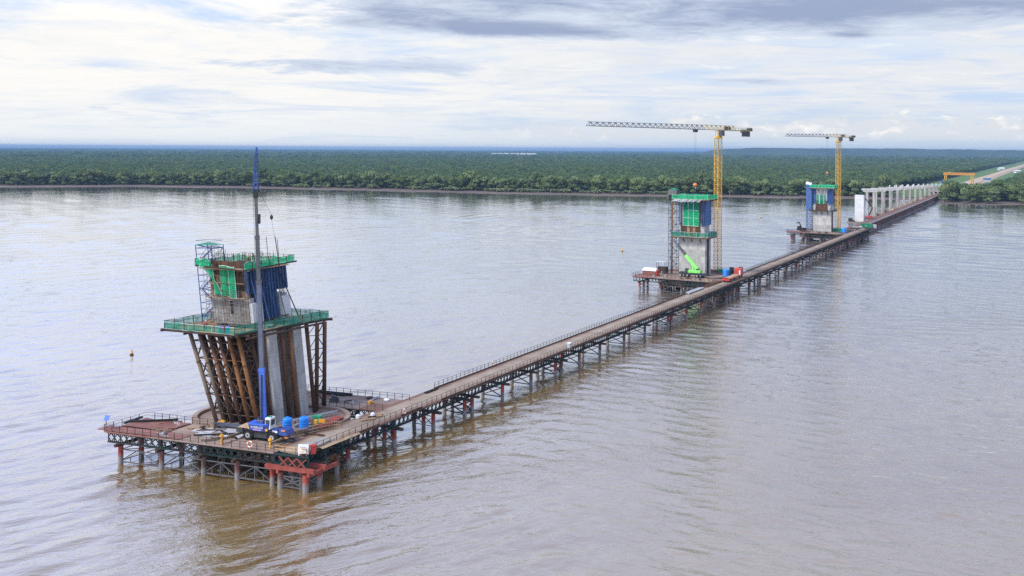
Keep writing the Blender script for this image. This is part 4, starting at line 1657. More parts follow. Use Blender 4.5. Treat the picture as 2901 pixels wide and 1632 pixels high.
# ------------------------------------------------------------------ middle and far pylons
def pylon(Q, label, a0, a1, b0, b1, zp, z0, zt, far):
    T = thing('bridge_pylon', label, 'pylon', Q((a0 + a1) / 2, (b0 + b1) / 2, 4.6))

    def blk(name, mat, A0, A1, B0, B1, Z0, Z1, par=T):
        return MB().hexa([Q(A0, B0, Z0), Q(A1, B0, Z0), Q(A1, B1, Z0), Q(A0, B1, Z0), Q(A0, B0, Z1), Q(A1, B0, Z1), Q(A1, B1, Z1), Q(A0, B1, Z1)]).build(name, mat, par)
    n = 6
    zz = [4.6 + (zp - 4.6) * k / n for k in range(n + 1)]
    for B0, B1 in ((b0, b0 + 1.9), (b1 - 2.0, b1)):
        for p, q in zip(zz, zz[1:]):
            blk('concrete_lift', 'concrete_pale' if not far else 'concrete', a0, a1, B0, B1, p + .006, q - .006)
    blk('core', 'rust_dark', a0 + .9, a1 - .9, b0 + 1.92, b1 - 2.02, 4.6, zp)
    MB().tube(Q(a0 + .3, (b0 + b1) / 2, 4.6), Q(a0 + .3, (b0 + b1) / 2, zp), .62, n=14).build('steel_tube', 'rust', T, True)
    # upper lift
    blk('concrete_lift', 'concrete', a0 + .5, a0 + 2.3, b0 + .3, b1 - .2, zp + .006, z0 + .8)
    blk('concrete_lift', 'concrete', a1 - 2.0, a1 - .3, b0 + .3, b1 - .2, zp + .006, z0 + .8)
    if far:
        blk('concrete_lift', 'concrete', a0 + 2.2, a1 - 1.8, b0 + .2, b1 - .4, z0 + 2, zt - .3)
        blk('shutter', 'rust', a0 + 2.0, a1 - 1.4, b0 + .15, b1 - .5, zp + .01, z0 + 2)
        blk('opening', 'rust_dark', a0 + 4.0, a0 + 4.4, b0 + .15, b0 + .19, zt - 1.6, zt - 1.1)  # no hole: dark slabs here and below paint the shade of two openings
        blk('opening', 'rust_dark', a0 + 6.6, a0 + 7.0, b0 + .15, b0 + .19, zt - 1.6, zt - 1.1)
    else:
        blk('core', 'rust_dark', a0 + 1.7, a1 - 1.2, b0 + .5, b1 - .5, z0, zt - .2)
        blk('shutter', 'rust', a0 + 1.9, a0 + 2.7, b0 + .1, b0 + .5, zp + .5, zt - .4)
        blk('shutter', 'rust', a1 - 1.9, a1 - .7, b0 + .1, b0 + .5, zp + .5, zt - .4)
        for k in range(5):
            blk('shutter_panel', 'plywood' if k % 2 else 'rust', a0 + 2.75 + k * 1.05, a0 + 3.75 + k * 1.05, b0 + .25, b0 + .49, zp + .3, z0 + .7)
    # blue formwork: panels round the jetty side corner
    npan = 5
    for k in range(npan):
        B0 = b0 + .1 + k * (b1 - b0 - .2) / npan
        B1 = b0 + .1 + (k + 1) * (b1 - b0 - .2) / npan - .03
        m = MB().hexa([Q(a0 - .15, B0, z0), Q(a0 + .35, B0, z0), Q(a0 + .35, B1, z0), Q(a0 - .15, B1, z0),
                       Q(a0 - .15, B0, zt - .3), Q(a0 + .35, B0, zt - .3), Q(a0 + .35, B1, zt - .3), Q(a0 - .15, B1, zt - .3)])
        m.build('formwork_panel', 'blue_form_flat', T)
    m = MB()
    for A0 in ((a0 + .4, a0 + 1.2) if not far else (a0 + .4, a0 + 1.3)):
        m.beam(Q(A0, b0 - .15, z0 - .4), Q(A0, b0 - .15, zt - .3), .3)
    z = z0
    while z < zt - 1.6:
        m.beam(Q(a0 + .4, b0 - .1, z), Q(a0 + 1.6, b0 - .1, z + 1.4), .10).beam(Q(a0 - .1, b0 - .1, z), Q(a0 + 1.7, b0 - .1, z), .12)
        z += 1.5
    m.build('formwork_frame', 'blue_form_flat' if far else 'blue_form', T)
    blk('formwork_panel', 'blue_form_flat', a0 + .36, a0 + 1.6, b0 + .02, b0 + .3, z0 + .2, zt - .4)
    m = MB()
    for A0 in (a1 - .5, a1 - .1):
        m.beam(Q(A0, b0 - .1, z0), Q(A0, b0 - .1, zt - .3), .22)
    for z in np.arange(z0, zt - 1, 1.1):
        m.beam(Q(a1 - .5, b0 - .1, z), Q(a1 + .1, b0 - .1, z + .9), .08)
    m.build('formwork_frame', 'blue_form_flat', T)
    if far:
        blk('formwork_panel', 'blue_form_flat', a1 - 1.5, a1 - .2, b0 + .02, b0 + .3, z0 + .2, zt - .4)
    # flared brackets under the top deck, black hook brackets under the lower one
    m = MB()
    for k in range(4):
        A0 = a0 + k * (a1 - a0) / 3
        m.beam(Q(A0, b0 + .2, zt - 2.0), Q(A0 + (-.9 if k < 2 else .9), b0 - 1.4, zt - .2), .16)
    m.build('bracket', 'blue_form', T)
    for A0 in (a0 + 1.8, a0 + 5, a0 + 8):
        MB().path([Q(A0, b0 - .15, zp - .3), Q(A0 + .2, b0 - .25, zp - 1.0), Q(A0 - .2, b0 - .2, zp - 2.0)], .13, 6).build('bracket', 'truss', T)
    # bars on top, side bars
    m = MB()
    for A in np.arange(a0 + .5, a1, .7):
        m.beam(Q(A, b0 + .5, zt - .2), Q(A, b0 + .5, zt + random.uniform(.8, 1.9)), .06)
    m.build('starter_bars', 'rust_dark', T, kind='stuff')
    m = MB()
    for z in np.arange(zp + 1, zt - .5, .8):
        m.beam(Q(a0 - .2, b1 + .1, z), Q(a0 - 1.1, b1 + .9, z), .06)
    for k in range(3):
        m.beam(Q(a0 - .3 - .35 * k, b1 + .2 + .3 * k, zp), Q(a0 - .3 - .35 * k, b1 + .2 + .3 * k, zt), .07)
    m.build('side_bars', 'rust', T)
    return T


def deck_ring(Q, label, a0, a1, b0, b1, z, hole, mat, h, nets=True, floor='timber'):
    T = thing('netted_work_deck', label, 'platform', Q((a0 + a1) / 2, (b0 + b1) / 2, z - .4))
    h0, h1, k0, k1 = hole
    for A0, A1, B0, B1 in ((a0, a1, b0, k0), (a0, a1, k1, b1), (a0, h0, k0, k1), (h1, a1, k0, k1)):
        MB().hexa([Q(A0, B0, z - .25), Q(A1, B0, z - .25), Q(A1, B1, z - .25), Q(A0, B1, z - .25), Q(A0, B0, z - .1), Q(A1, B0, z - .1), Q(A1, B1, z - .1), Q(A0, B1, z - .1)]).build('floor', floor, T)
    c = [Q(a1, b0, z), Q(a0, b0, z), Q(a0, b1, z), Q(a1, b1, z)]
    for p, q in zip(c, c[1:] + c[:1]):
        MB().beam(p - Vector((0, 0, .45)), q - Vector((0, 0, .45)), .3, .36).build('edge_beam', 'rust_dark', T)
        if nets:
            net_side(T, p, q, h, mat, 9, .2, rope=(p is c[0]))
        else:
            railing(T, p, q, False, 1.6)
    return T


MPY = pylon(MID, 'tall twin-blade concrete pylon beside the larger yellow tower crane', 14.9, 24.8, 14.6, 20.9, 18.7, 22.9, 32.0, False)
deck_ring(MID, 'lower deck with dark green netting round the middle pylon', 13.2, 26.6, 12.4, 22.4, 18.95, (14.6, 25.1, 14.2, 21.2), 'net_teal', 1.7)
MTD = deck_ring(MID, 'upper deck with bright green netting on top of the middle pylon', 13.0, 26.8, 12.2, 22.2, 32.4, (14.6, 25.1, 14.2, 21.2), 'net_green', 1.6)
for k in range(24):
    a = 15.6 + k * .44
    MB().beam(MID(a, 12.1, 32.2), MID(a + .75, 11.2, 31.4 + random.uniform(-.2, .2)), .26, .05).build('loose_board', random.choice(('white_paint', 'steel_sheet', 'white_paint')), MTD)
hn = thing('hanging_net', 'patched green netting with white ropes covering the front of the middle pylon', 'net', MID(20, 14.2, 22.6))
for i in range(3):
    for j in range(3):
        f = lambda u, v, i=i, j=j: MID(23.2 - i * 2.0 - 2.0 * u, 14.32 - .18 * noise.noise((u * 3 + i * 5, v * 3 + j, 2)) - .06 * j, 22.6 + j * 2.85 + .1 * math.sin(u * 5 + i) + 2.95 * v)
        o = MB().sheet(f, 6, 6).build('net_sheet', 'net_green' if j != 2 else 'net_teal', hn, True)
        m = MB().path([f(0, v / 5) for v in range(6)], .06, 4)
        if j < 2 or i:
            m.path([f(u / 5, 0) for u in range(6)], .05, 4)
        m.build('rope', 'rope_white', o)
mst = thing('stair_tower', 'tall dark lattice stair tower with orange riser pipe beside the middle pylon', 'stair tower', MID(27, 15, 5))
stair_tower(mst, MID, 25.4, 28.4, 13.6, 16.2, 4.9, 35.6, 2.4, 'grey_scaffold', 'net_green', .08, bar=.06)
MB().tube(MID(26.9, 13.3, 5), MID(26.9, 13.3, 31), .26, n=10).build('riser_pipe', 'rust_orange', mst, True)
m = MB()
m.hexa([MID(28.45, 13.5, 31.5), MID(28.5, 13.5, 31.5), MID(28.5, 16.3, 31.5), MID(28.45, 16.3, 31.5), MID(28.45, 13.5, 35.5), MID(28.5, 13.5, 35.5), MID(28.5, 16.3, 35.5), MID(28.45, 16.3, 35.5)])
m.hexa([MID(25.4, 13.48, 33.6), MID(28.45, 13.48, 33.6), MID(28.45, 13.52, 33.6), MID(25.4, 13.52, 33.6), MID(25.4, 13.48, 35.5), MID(28.45, 13.48, 35.5), MID(28.45, 13.52, 35.5), MID(25.4, 13.52, 35.5)])
m.build('sheeting', 'grey_scaffold', mst)

FPY = pylon(FAR, 'concrete pylon farthest along the jetty, beside the smaller tower crane', 15.0, 24.9, 10.8, 16.6, 16.6, 20.3, 29.4, True)
deck_ring(FAR, 'bare dark work deck halfway up the farthest pylon', 13.2, 26.4, 8.9, 18.2, 17.0, (14.8, 25.1, 10.5, 16.8), 'net_teal', 1.4, False, 'rust_dark')
deck_ring(FAR, 'green netted deck on top of the farthest pylon', 12.8, 26.2, 8.6, 18.0, 29.5, (14.8, 25.1, 10.5, 16.8), 'net_green', 1.7)
hn = thing('hanging_net', 'dark green net sheet low on the front of the farthest pylon', 'net', FAR(20, 10.6, 20.6))
f = lambda u, v: FAR(23.0 - 5.2 * u, 10.62 - .2 * noise.noise((u * 4, v * 3, 8)), 20.4 + 5.2 * v)
o = MB().sheet(f, 14, 8).build('net_sheet', 'net_teal', hn, True)
m = MB()
for u in (.3, .36, .78):
    m.path([f(u, v / 6) for v in range(7)], .09, 4)
m.build('rope', 'rope_white', o)
fst = thing('stair_tower', 'blue sheeted stair tower standing left of the farthest pylon', 'stair tower', FAR(27, 12, 5))
stair_tower(fst, FAR, 25.4, 28.2, 9.6, 12.2, 4.9, 31.6, 2.4, 'blue_scaffold', None, .09, bar=.08)
m = MB()
m.hexa([FAR(25.35, 9.5, 17), FAR(28.3, 9.5, 17), FAR(28.3, 12.3, 17), FAR(25.35, 12.3, 17), FAR(25.35, 9.5, 32.2), FAR(28.3, 9.5, 32.2), FAR(28.3, 12.3, 32.2), FAR(25.35, 12.3, 32.2)])
m.build('sheeting', 'blue_scaffold', fst)
f = lambda u, v: FAR(28.4 - 3.2 * u, 9.35 - .1 * math.sin(u * 9), 30.9 + 1.5 * v + .3 * math.sin(u * 6))
MB().sheet(f, 8, 2).build('tarpaulin', 'white_paint', fst)


# ------------------------------------------------------------------ tower cranes
def lattice(mb, p, q, w, h, n, bar, tri=False):
    """box or triangular lattice girder from p to q (level), w wide and h high above p"""
    p, q = Vector(p), Vector(q)
    d = (q - p).normalized()
    s = Vector((-d.y, d.x, 0)) * (w / 2)
    up = Vector((0, 0, h))
    lo = [s, -s]
    hi = [Vector((0, 0, 0))] if tri else [s, -s]
    for o in lo:
        mb.beam(p + o, q + o, bar * 1.3)
    for o in hi:
        mb.beam(p + o + up, q + o + up, bar * 1.3)
    for k in range(n):
        a, b, c = p.lerp(q, k / n), p.lerp(q, (k + 1) / n), p.lerp(q, (k + .5) / n)
        for i, o in enumerate(lo):
            oh = hi[0] if tri else hi[i]
            mb.beam(a + o, c + oh + up, bar).beam(c + oh + up, b + o, bar)
        mb.beam(a + lo[0], a + lo[1], bar).beam(a + lo[0], b + lo[1], bar * .8)
    return mb


def mast_mesh(w, h, mat):
    b = MB()
    c = [(-w / 2, -w / 2), (w / 2, -w / 2), (w / 2, w / 2), (-w / 2, w / 2)]
    for x, y in c:
        b.box((x, y, h / 2), (.2, .2, h))
    for k, (p, q) in enumerate(zip(c, c[1:] + c[:1])):
        for z0, z1 in ((0, h / 2), (h / 2, h)):
            b.beam((*p, z0), (*q, z0), .11)
            b.beam((*(p if z0 == 0 else q), z0), (*(q if z0 == 0 else p), z1), .10)
    return b.mesh('mast_section', mat)


def tower_crane(base, zring, jib_dir, jl, cl, label, w=1.9, rot=.55, jh=1.7, trolley=.35, hook_drop=24, cab_side=1):
    T = thing('tower_crane', label, 'tower crane', base)
    bx, by, bz = base
    n = int((zring - bz) / 3.0)
    hgt = (zring - bz) / n
    me, me2 = mast_mesh(w, hgt, 'yellow'), mast_mesh(w, hgt, 'yellow_dull')
    for k in range(n):
        put('mast_section', me2 if k >= n - 2 else me, T, (0, 0, k * hgt), (0, 0, rot))  # top sections dulled in colour for the bright sky behind them
    xf(MB().box((0, 0, .2), (w + 1.4, w + 1.4, .5)), base, rot).build('base_frame', 'rust_orange', T)
    MB().lathe((bx, by, zring), [(w * .62, 0), (w * .85, .3), (w * .85, .7), (w * .6, 1.0)], 16).build('slewing_ring', 'yellow', T)
    d = Vector((*jib_dir, 0)).normalized()
    sd = Vector((-d.y, d.x, 0))
    c0 = Vector((bx, by, zring + 1.0))
    m = MB()
    for o in (sd * .7 + d * .7, sd * .7 - d * .7, -sd * .7 + d * .7, -sd * .7 - d * .7):
        m.beam(c0 + o, c0 + o * .9 + Vector((0, 0, 2.2)), .2)
    m.beam(c0 + sd * .7 + d * .7, c0 - sd * .7 - d * .7 + Vector((0, 0, 2)), .15)
    m.build('slewing_column', 'yellow', T)
    cb = c0 + d * .3 + sd * 1.7 * cab_side + Vector((0, 0, .9))
    rz = math.atan2(d.y, d.x)
    cab = xf(MB().hexa([(-.8, -.7, -.9), (.8, -.7, -.9), (.8, .7, -.9), (-.8, .7, -.9), (-.8, -.7, 1.1), (1.1, -.7, 1.1), (1.1, .7, 1.1), (-.8, .7, 1.1)]), cb, rz).build('cab', 'boom_grey', T)
    xf(MB().box((.35, 0, .35), (1.2, 1.44, .8)), cb, rz).build('window', 'glass', cab)
    zj = c0.z + 2.2
    j0 = Vector((bx, by, zj))
    # jib in sections, tapering at the end
    ns = max(4, int(jl / 9))
    for k in range(ns):
        p, q = j0 + d * (jl * k / ns), j0 + d * (jl * (k + 1) / ns)
        lattice(MB(), p, q, 1.2, jh * (1 - .28 * k / ns), max(3, int(jl / ns / 2.6)), .13, True).build('jib_section', 'boom_light' if k else 'yellow_dull', T)
    # counter jib, ballast, winch
    e = j0 - d * cl
    m = MB()
    for o in (sd * .7, -sd * .7):
        m.beam(j0 + o, e + o, .2, .3)
        m.beam(j0 + o - d * cl * .45 + Vector((0, 0, 1.0)), e + o + Vector((0, 0, 1.0)), .06)
        for k in range(6):
            pp = j0 + o - d * cl * (.45 + .11 * k)
            m.beam(pp, pp + Vector((0, 0, 1.0)), .06)
    m.build('counter_jib', 'yellow_dull', T)
    lattice(MB(), j0, j0 - d * cl * .5, 1.2, jh, 4, .13, True).build('tower_head', 'yellow_dull', T)
    wt = j0 - d * cl * .84
    xf(MB().box((0, 0, -.9), (cl * .17, 1.3, 2.6)).box((-cl * .10, 0, -.1), (cl * .05, 1.3, 1.2)), wt, rz + math.pi).build('counterweight', 'chassis', T)
    wi = j0 - d * cl * .95
    xf(MB().tube((-.9, 0, .7), (.9, 0, .7), .55).box((0, .9, .5), (1.4, .5, .9)), wi, rz + 1.57).build('winch', 'chassis', T)
    for fr, s_ in ((.22, 1.1), (.32, .9)):
        xf(MB().box((0, 0, .8), (s_ * 1.3, .8, s_ * 1.2)), j0 - d * cl * fr, rz).build('control_box', 'boom_grey', T)
    tr = j0 + d * jl * trolley
    xf(MB().box((0, 0, -.2), (1.6, 1.4, .3)).box((.5, 0, -.7), (.3, 1.2, .7)).box((-.5, 0, -.7), (.3, 1.2, .7)), tr, rz).build('trolley', 'chassis', T)
    m = MB()
    for o in (-.3, .3):
        m.beam(tr + sd * o, tr + sd * o * .4 - Vector((0, 0, hook_drop)), .035)
    m.build('hoist_rope', 'chassis', T)
    hk = tr - Vector((0, 0, hook_drop))
    h_ = MB().lathe((hk.x, hk.y, hk.z - .9), [(.15, 0), (.75, .3), (.75, .8), (.2, 1.1)], 10)
    h_.path([hk - Vector((0, 0, .9)), hk - Vector((0, 0, 1.4)), hk + sd * .3 - Vector((0, 0, 1.8)), hk + sd * .5 - Vector((0, 0, 1.4))], .09, 5)
    h_.build('hook_block', 'orange', T)
    return T


tower_crane((76.3, 353.0, 5.0), 54.2, (-.70, -.71), 75, 23, 'tall yellow tower crane with long grey jib over the middle pylon', trolley=.20, hook_drop=19.5)
tower_crane((187.6, 548.3, 5.0), 54.6, (-.82, -.57), 46, 14.5, 'smaller distant yellow tower crane behind the farthest pylon', w=2.0, rot=.3, trolley=.22, hook_drop=20)


# ------------------------------------------------------------------ mobile cranes
def wheel(root, p, r, w, rz):
    m = MB()
    ax = Vector((-math.sin(rz), math.cos(rz), 0)) * (w / 2)
    p = Vector(p)
    m.tube(p - ax, p + ax, r, n=20)
    o = m.build('wheel', 'tyre', root)
    rm = MB().tube(p - ax * 1.04, p + ax * 1.04, r * .52, n=14)
    h_ = rm.build('rim', 'wheel_grey', o)
    MB().tube(p - ax * 1.08, p + ax * 1.08, r * .2, n=8).build('hub', 'chassis', o)


def striped(root, p, q, w=.34, n=9):
    p, q = Vector(p), Vector(q)
    o = MB().beam(p, q, w, w * .9).build('outrigger', 'dark_stripe', root)
    m = MB()
    for k in range(n):
        m.beam(p.lerp(q, (k + .15) / n), p.lerp(q, (k + .6) / n), w * 1.04, w * .95)
    m.build('stripe', 'timber', o)
    return o


CR = thing('mobile_crane', 'blue and dark grey wheeled crane with upright boom on the near platform', 'crane', (-37.8, 147.2, DZ))
cz = Vector((-37.8, 147.2, DZ))
crz = math.atan2(-.3256, .9455)


def L(mb, name, mat, par=CR, smooth=False):
    return xf(mb, cz, crz).build(name, mat, par, smooth)


ch = MB().box((0, 0, 1.05), (8.0, 1.5, .7)).box((.0, 0, 1.25), (5.0, 2.4, .5)).box((0, -1.15, .95), (2.4, .3, .8)).box((0, 1.15, .95), (2.4, .3, .8))
ch.hexa([(-4.6, -1.1, 1.0), (-3.4, -1.1, .9), (-3.4, 1.1, .9), (-4.6, 1.1, 1.0), (-4.4, -1.1, 1.5), (-3.4, -1.1, 1.7), (-3.4, 1.1, 1.7), (-4.4, 1.1, 1.5)])
L(ch, 'chassis', 'chassis')
for x_ in (-2.25, 2.0):
    for y_ in (-1.12, 1.12):
        wheel(CR, cz + Matrix.Rotation(crz, 3, 'Z') @ Vector((x_, y_, .76)), .76, .58, crz)
        fe = MB()
        for k in range(6):
            a0, a1 = math.pi * k / 6, math.pi * (k + 1) / 6
            fe.hexa([(x_ + .92 * math.cos(a0), y_ - .33, .80 + .92 * math.sin(a0)), (x_ + .92 * math.cos(a1), y_ - .33, .80 + .92 * math.sin(a1)),
                     (x_ + .92 * math.cos(a1), y_ + .33, .80 + .92 * math.sin(a1)), (x_ + .92 * math.cos(a0), y_ + .33, .80 + .92 * math.sin(a0)),
                     (x_ + 1.0 * math.cos(a0), y_ - .33, .80 + 1.0 * math.sin(a0)), (x_ + 1.0 * math.cos(a1), y_ - .33, .80 + 1.0 * math.sin(a1)),
                     (x_ + 1.0 * math.cos(a1), y_ + .33, .80 + 1.0 * math.sin(a1)), (x_ + 1.0 * math.cos(a0), y_ + .33, .80 + 1.0 * math.sin(a0))])
        L(fe, 'fender', 'chassis')
L(MB().box((-3.3, 0, 1.78), (1.7, 2.3, .10)), 'front_deck', 'timber')
hd = MB().hexa([(3.0, -1.15, 1.3), (4.5, -1.15, 1.2), (4.5, 1.15, 1.2), (3.0, 1.15, 1.3), (3.1, -1.0, 2.15), (4.2, -1.0, 1.95), (4.2, 1.0, 1.95), (3.1, 1.0, 2.15)])
L(hd, 'engine_hood', 'crane_blue_dark')
L(MB().box((2.45, -.6, 1.75), (1.0, 1.3, .5)), 'tool_box', 'crane_blue_dark')
L(MB().box((2.5, -1.27, 1.72), (.9, .05, .3)), 'panel', 'white_paint')
L(MB().box((3.9, -1.17, 2.0), (.6, .05, .25)).box((4.35, -1.0, .95), (.5, .3, .16)), 'light', 'orange')
tt = MB().lathe((-.3, 0, 1.5), [(1.0, 0), (1.0, .25)], 18)
L(tt, 'turntable', 'chassis')
cw = MB()
prof = [(-1.85, -1.35), (-1.2, -1.75), (1.0, -1.75), (1.7, -1.35), (1.7, .3), (-1.85, .3)]
cw.prism([(x_ - .3, y_) for x_, y_ in prof], 1.72, 2.6)
L(cw, 'counterweight', 'crane_blue_dark')
L(MB().prism([(x_ - .3, y_ * .98) for x_, y_ in prof], 2.605, 2.72), 'counterweight_lid', 'crane_blue')
L(MB().box((-2.0, -1.42, 1.92), (.35, .08, .30)).box((1.22, -1.52, 1.92), (.35, .3, .30)), 'lamp', 'safety_yellow')
L(MB().box((-.35, -1.76, 1.86), (1.5, .03, .15)), 'trim', 'lilac')
L(MB().box((-.7, -.2, 3.0), (.18, 1.4, 1.0)).box((.35, -.2, 3.0), (.18, 1.4, 1.0)).box((-.2, -1.0, 2.85), (1.2, .7, .35)), 'boom_mount', 'crane_blue_dark')
L(MB().tube((-.75, -.9, 2.9), (.35, -.9, 2.9), .34, n=12), 'winch_drum', 'chassis')
cbn = MB().hexa([(.72, -1.25, 1.95), (1.62, -1.25, 1.95), (1.62, .45, 1.95), (.72, .45, 1.95), (.72, -1.15, 3.65), (1.62, -1.15, 3.65), (1.62, .2, 3.65), (.72, .2, 3.65)])
cabo = L(cbn, 'cab', 'white_paint')
xf(MB().box((1.17, -1.235, 2.95), (.66, .06, .85)).box((1.64, -.45, 2.95), (.04, 1.0, .85)).box((.70, -.45, 2.95), (.04, 1.0, .85)), cz, crz).build('window', 'glass', cabo)
xf(MB().box((1.17, -.5, 3.72), (.5, .5, .1)), cz, crz).build('roof_hatch', 'green_box', cabo)
txt = bpy.data.curves.new('lettering', 'FONT')
txt.body = 'KOBELCO'
txt.size = .46
txt.extrude = .012
txt.align_x, txt.align_y = 'CENTER', 'CENTER'
tmp = bpy.data.objects.new('lettering', txt)
tme = bpy.data.meshes.new_from_object(tmp)
bpy.data.objects.remove(tmp)
bpy.data.curves.remove(txt)
tme.materials.clear()
tme.materials.append(MATS['white_paint'])
put('lettering', tme, CR, tuple(Matrix.Rotation(crz, 3, 'Z') @ Vector((-.35, -1.775, 2.22))), (R(90), 0, crz))
# boom: telescopic sections, almost upright, with a lattice fly jib
bp_ = cz + Matrix.Rotation(crz, 3, 'Z') @ Vector((-.18, -.2, 3.1))
tipp = Vector((-39.75, 148.2, 42.6))
bd = (tipp - bp_).normalized()
Lb = (tipp - bp_).length


def bpt(z):
    return bp_ + bd * ((z - bp_.z) / bd.z)


for z0, z1, w_, m_ in ((7.6, 15.9, .76, 'crane_blue'), (15.4, 29.4, .62, 'boom_light'), (29.0, 36.3, .52, 'boom_grey'), (35.8, 42.4, .40, 'boom_grey')):
    sec = MB().beam(bpt(z0), bpt(z1), w_, w_ * 1.15).build('boom_section', m_, CR)
    MB().beam(bpt(z1 - .5), bpt(z1 + .05), w_ * 1.14, w_ * 1.3).build('collar', m_ if z0 < 8 else 'boom_grey', sec)
MB().tube(bpt(8.2) + Vector((-.2, -.7, -.5)), bpt(15) + Vector((0, -.45, 0)), .16, n=8).build('lift_cylinder', 'chassis', CR)
h_ = MB().beam(bpt(42.2), bpt(43.4), .6, .7).tube(bpt(43.2) + Vector((-.45, 0, 0)), bpt(43.2) + Vector((.45, 0, 0)), .28, n=10)
h_.build('boom_head', 'dark_stripe', CR)
jp0, jp1 = bpt(43.6), Vector((-39.85, 148.9, 50.0))
m = MB()
for sx, sy in ((-1, -1), (1, -1), (1, 1), (-1, 1)):
    m.beam(jp0 + Vector((.36 * sx, .3 * sy, -.6)), jp0.lerp(jp1, .86) + Vector((.13 * sx, .12 * sy, 0)), .12)
for k in range(9):
    q0, q1 = k / 10.5, (k + 1) / 10.5
    w0, w1 = .36 - .025 * k, .335 - .025 * k
    c0_, c1_ = jp0.lerp(jp1, q0), jp0.lerp(jp1, q1)
    s_ = 1 if k % 2 else -1
    for y_ in (-.28, .28):
        m.beam(c0_ + Vector((w0 * s_, y_, 0)), c1_ + Vector((-w1 * s_, y_ * .9, 0)), .06)
m.beam(jp0.lerp(jp1, .84), jp1, .26, .3).beam(jp0 + Vector((-.5, 0, -.3)), jp0 + Vector((.5, 0, -.3)), .16)
m.build('fly_jib', 'crane_blue_dark', CR)
m = MB().box(bpt(38.9) + Vector((.42, 0, 0)), (.3, .3, 1.5))
m.build('jib_bracket', 'dark_stripe', CR)
hkp = Vector((-37.9, 150.6, 39.3))
m = MB().beam(jp0 + Vector((.3, .3, 0)), hkp, .03).beam(bpt(43.3) + Vector((-.35, -.2, 0)), bpt(9) + Vector((-.5, -.35, 0)), .04).beam(hkp - Vector((0, 0, .6)), hkp - Vector((-.4, -.4, 3.4)), .03)
m.build('hoist_rope', 'chassis', CR)
MB().lathe((hkp.x, hkp.y, hkp.z - .7), [(.05, 0), (.22, .15), (.26, .5), (.08, .8)], 10).build('hook_block', 'dark_stripe', CR)
hp = hkp - Vector((-.45, -.45, 3.4))
o = MB().tube(hp, hp - Vector((-.7, -.8, 5.8)), .07, n=6)
tag(put('steel_bar', o.mesh('steel_bar', 'rust_dark', hp - Vector((-.7, -.8, 5.8))), None, hp - Vector((-.7, -.8, 5.8))), 'long steel bar hanging from the blue crane hook over the near pylon', 'steel bar')
striped(CR, cz + Vector((-3.9, .8, .75)), cz + Vector((-5.9, -2.6, .72)))
striped(CR, cz + Vector((3.2, -1.8, .7)), cz + Vector((1.9, -4.4, .66)))
striped(CR, cz + Vector((3.9, .6, .8)), cz + Vector((6.0, 2.6, .8)), .3)
for p in ((-5.9, -2.75), (1.9, -4.6)):
    MB().tube(cz + Vector((p[0], p[1], .02)), cz + Vector((p[0], p[1], 1.55)), .19, .14, 10).tube(cz + Vector((p[0], p[1], 1.2)), cz + Vector((p[0], p[1], 1.45)), .3, n=10).build('outrigger_jack', 'safety_yellow', CR)


def plain_crane(c, rz, label, paint, boom, wheels=3, hgt=1.0):
    """carrier crane seen from farther off: chassis, wheels, house, cab, telescopic boom"""
    T = thing('mobile_crane', label, 'crane', c)
    c = Vector(c)
    F = lambda mb, n, m: xf(mb, c, rz).build(n, m, T)
    F(MB().box((0, 0, 1.1), (9.6, 2.3, .6)).box((-4.3, 0, 1.35), (1.2, 2.4, .7)).box((4.2, 0, 1.2), (1.6, 2.5, .6)), 'chassis', 'chassis')
    for x_ in ((-3.3, -1.9, 1.6, 3.0) if wheels > 2 else (-2.2, 2.2)):
        for y_ in (-1.1, 1.1):
            wheel(T, c + Matrix.Rotation(rz, 3, 'Z') @ Vector((x_, y_, .62)), .62, .45, rz)
    F(MB().prism([(-1.9, -1.2), (2.6, -1.2), (2.9, -.6), (2.9, .6), (2.6, 1.2), (-1.9, 1.2)], 1.6, 2.5), 'house', paint)
    F(MB().box((2.3, 0, 2.2), (1.0, 2.5, .9)), 'counterweight', paint)
    F(MB().hexa([(-2.9, -1.2, 1.5), (-1.6, -1.2, 1.5), (-1.6, -.3, 1.5), (-2.9, -.3, 1.5), (-2.6, -1.2, 3.1), (-1.6, -1.2, 3.1), (-1.6, -.3, 3.1), (-2.6, -.3, 3.1)]), 'cab', 'glass')
    F(MB().box((1.6, .3, 2.7), (1.1, .9, .6)), 'winch', 'chassis')
    prev = None
    for k, (p, q, w, m) in enumerate(boom):
        MB().beam(p, q, w, w * 1.2).build('boom_section', m, T)
    p, q = boom[0][0], boom[0][1]
    MB().tube(Vector(c) + Vector((0, 0, 2.4)), Vector(p).lerp(Vector(q), .55), .2, n=8).build('lift_cylinder', paint, T)
    for x_, y_ in ((-3.6, -2.6), (3.4, -2.6), (-3.6, 2.6), (3.4, 2.6)):
        F(MB().beam((x_, 0, .9), (x_, y_, .7), .3).tube((x_, y_, .02), (x_, y_, .9), .16, n=8), 'outrigger', 'chassis')
    return T


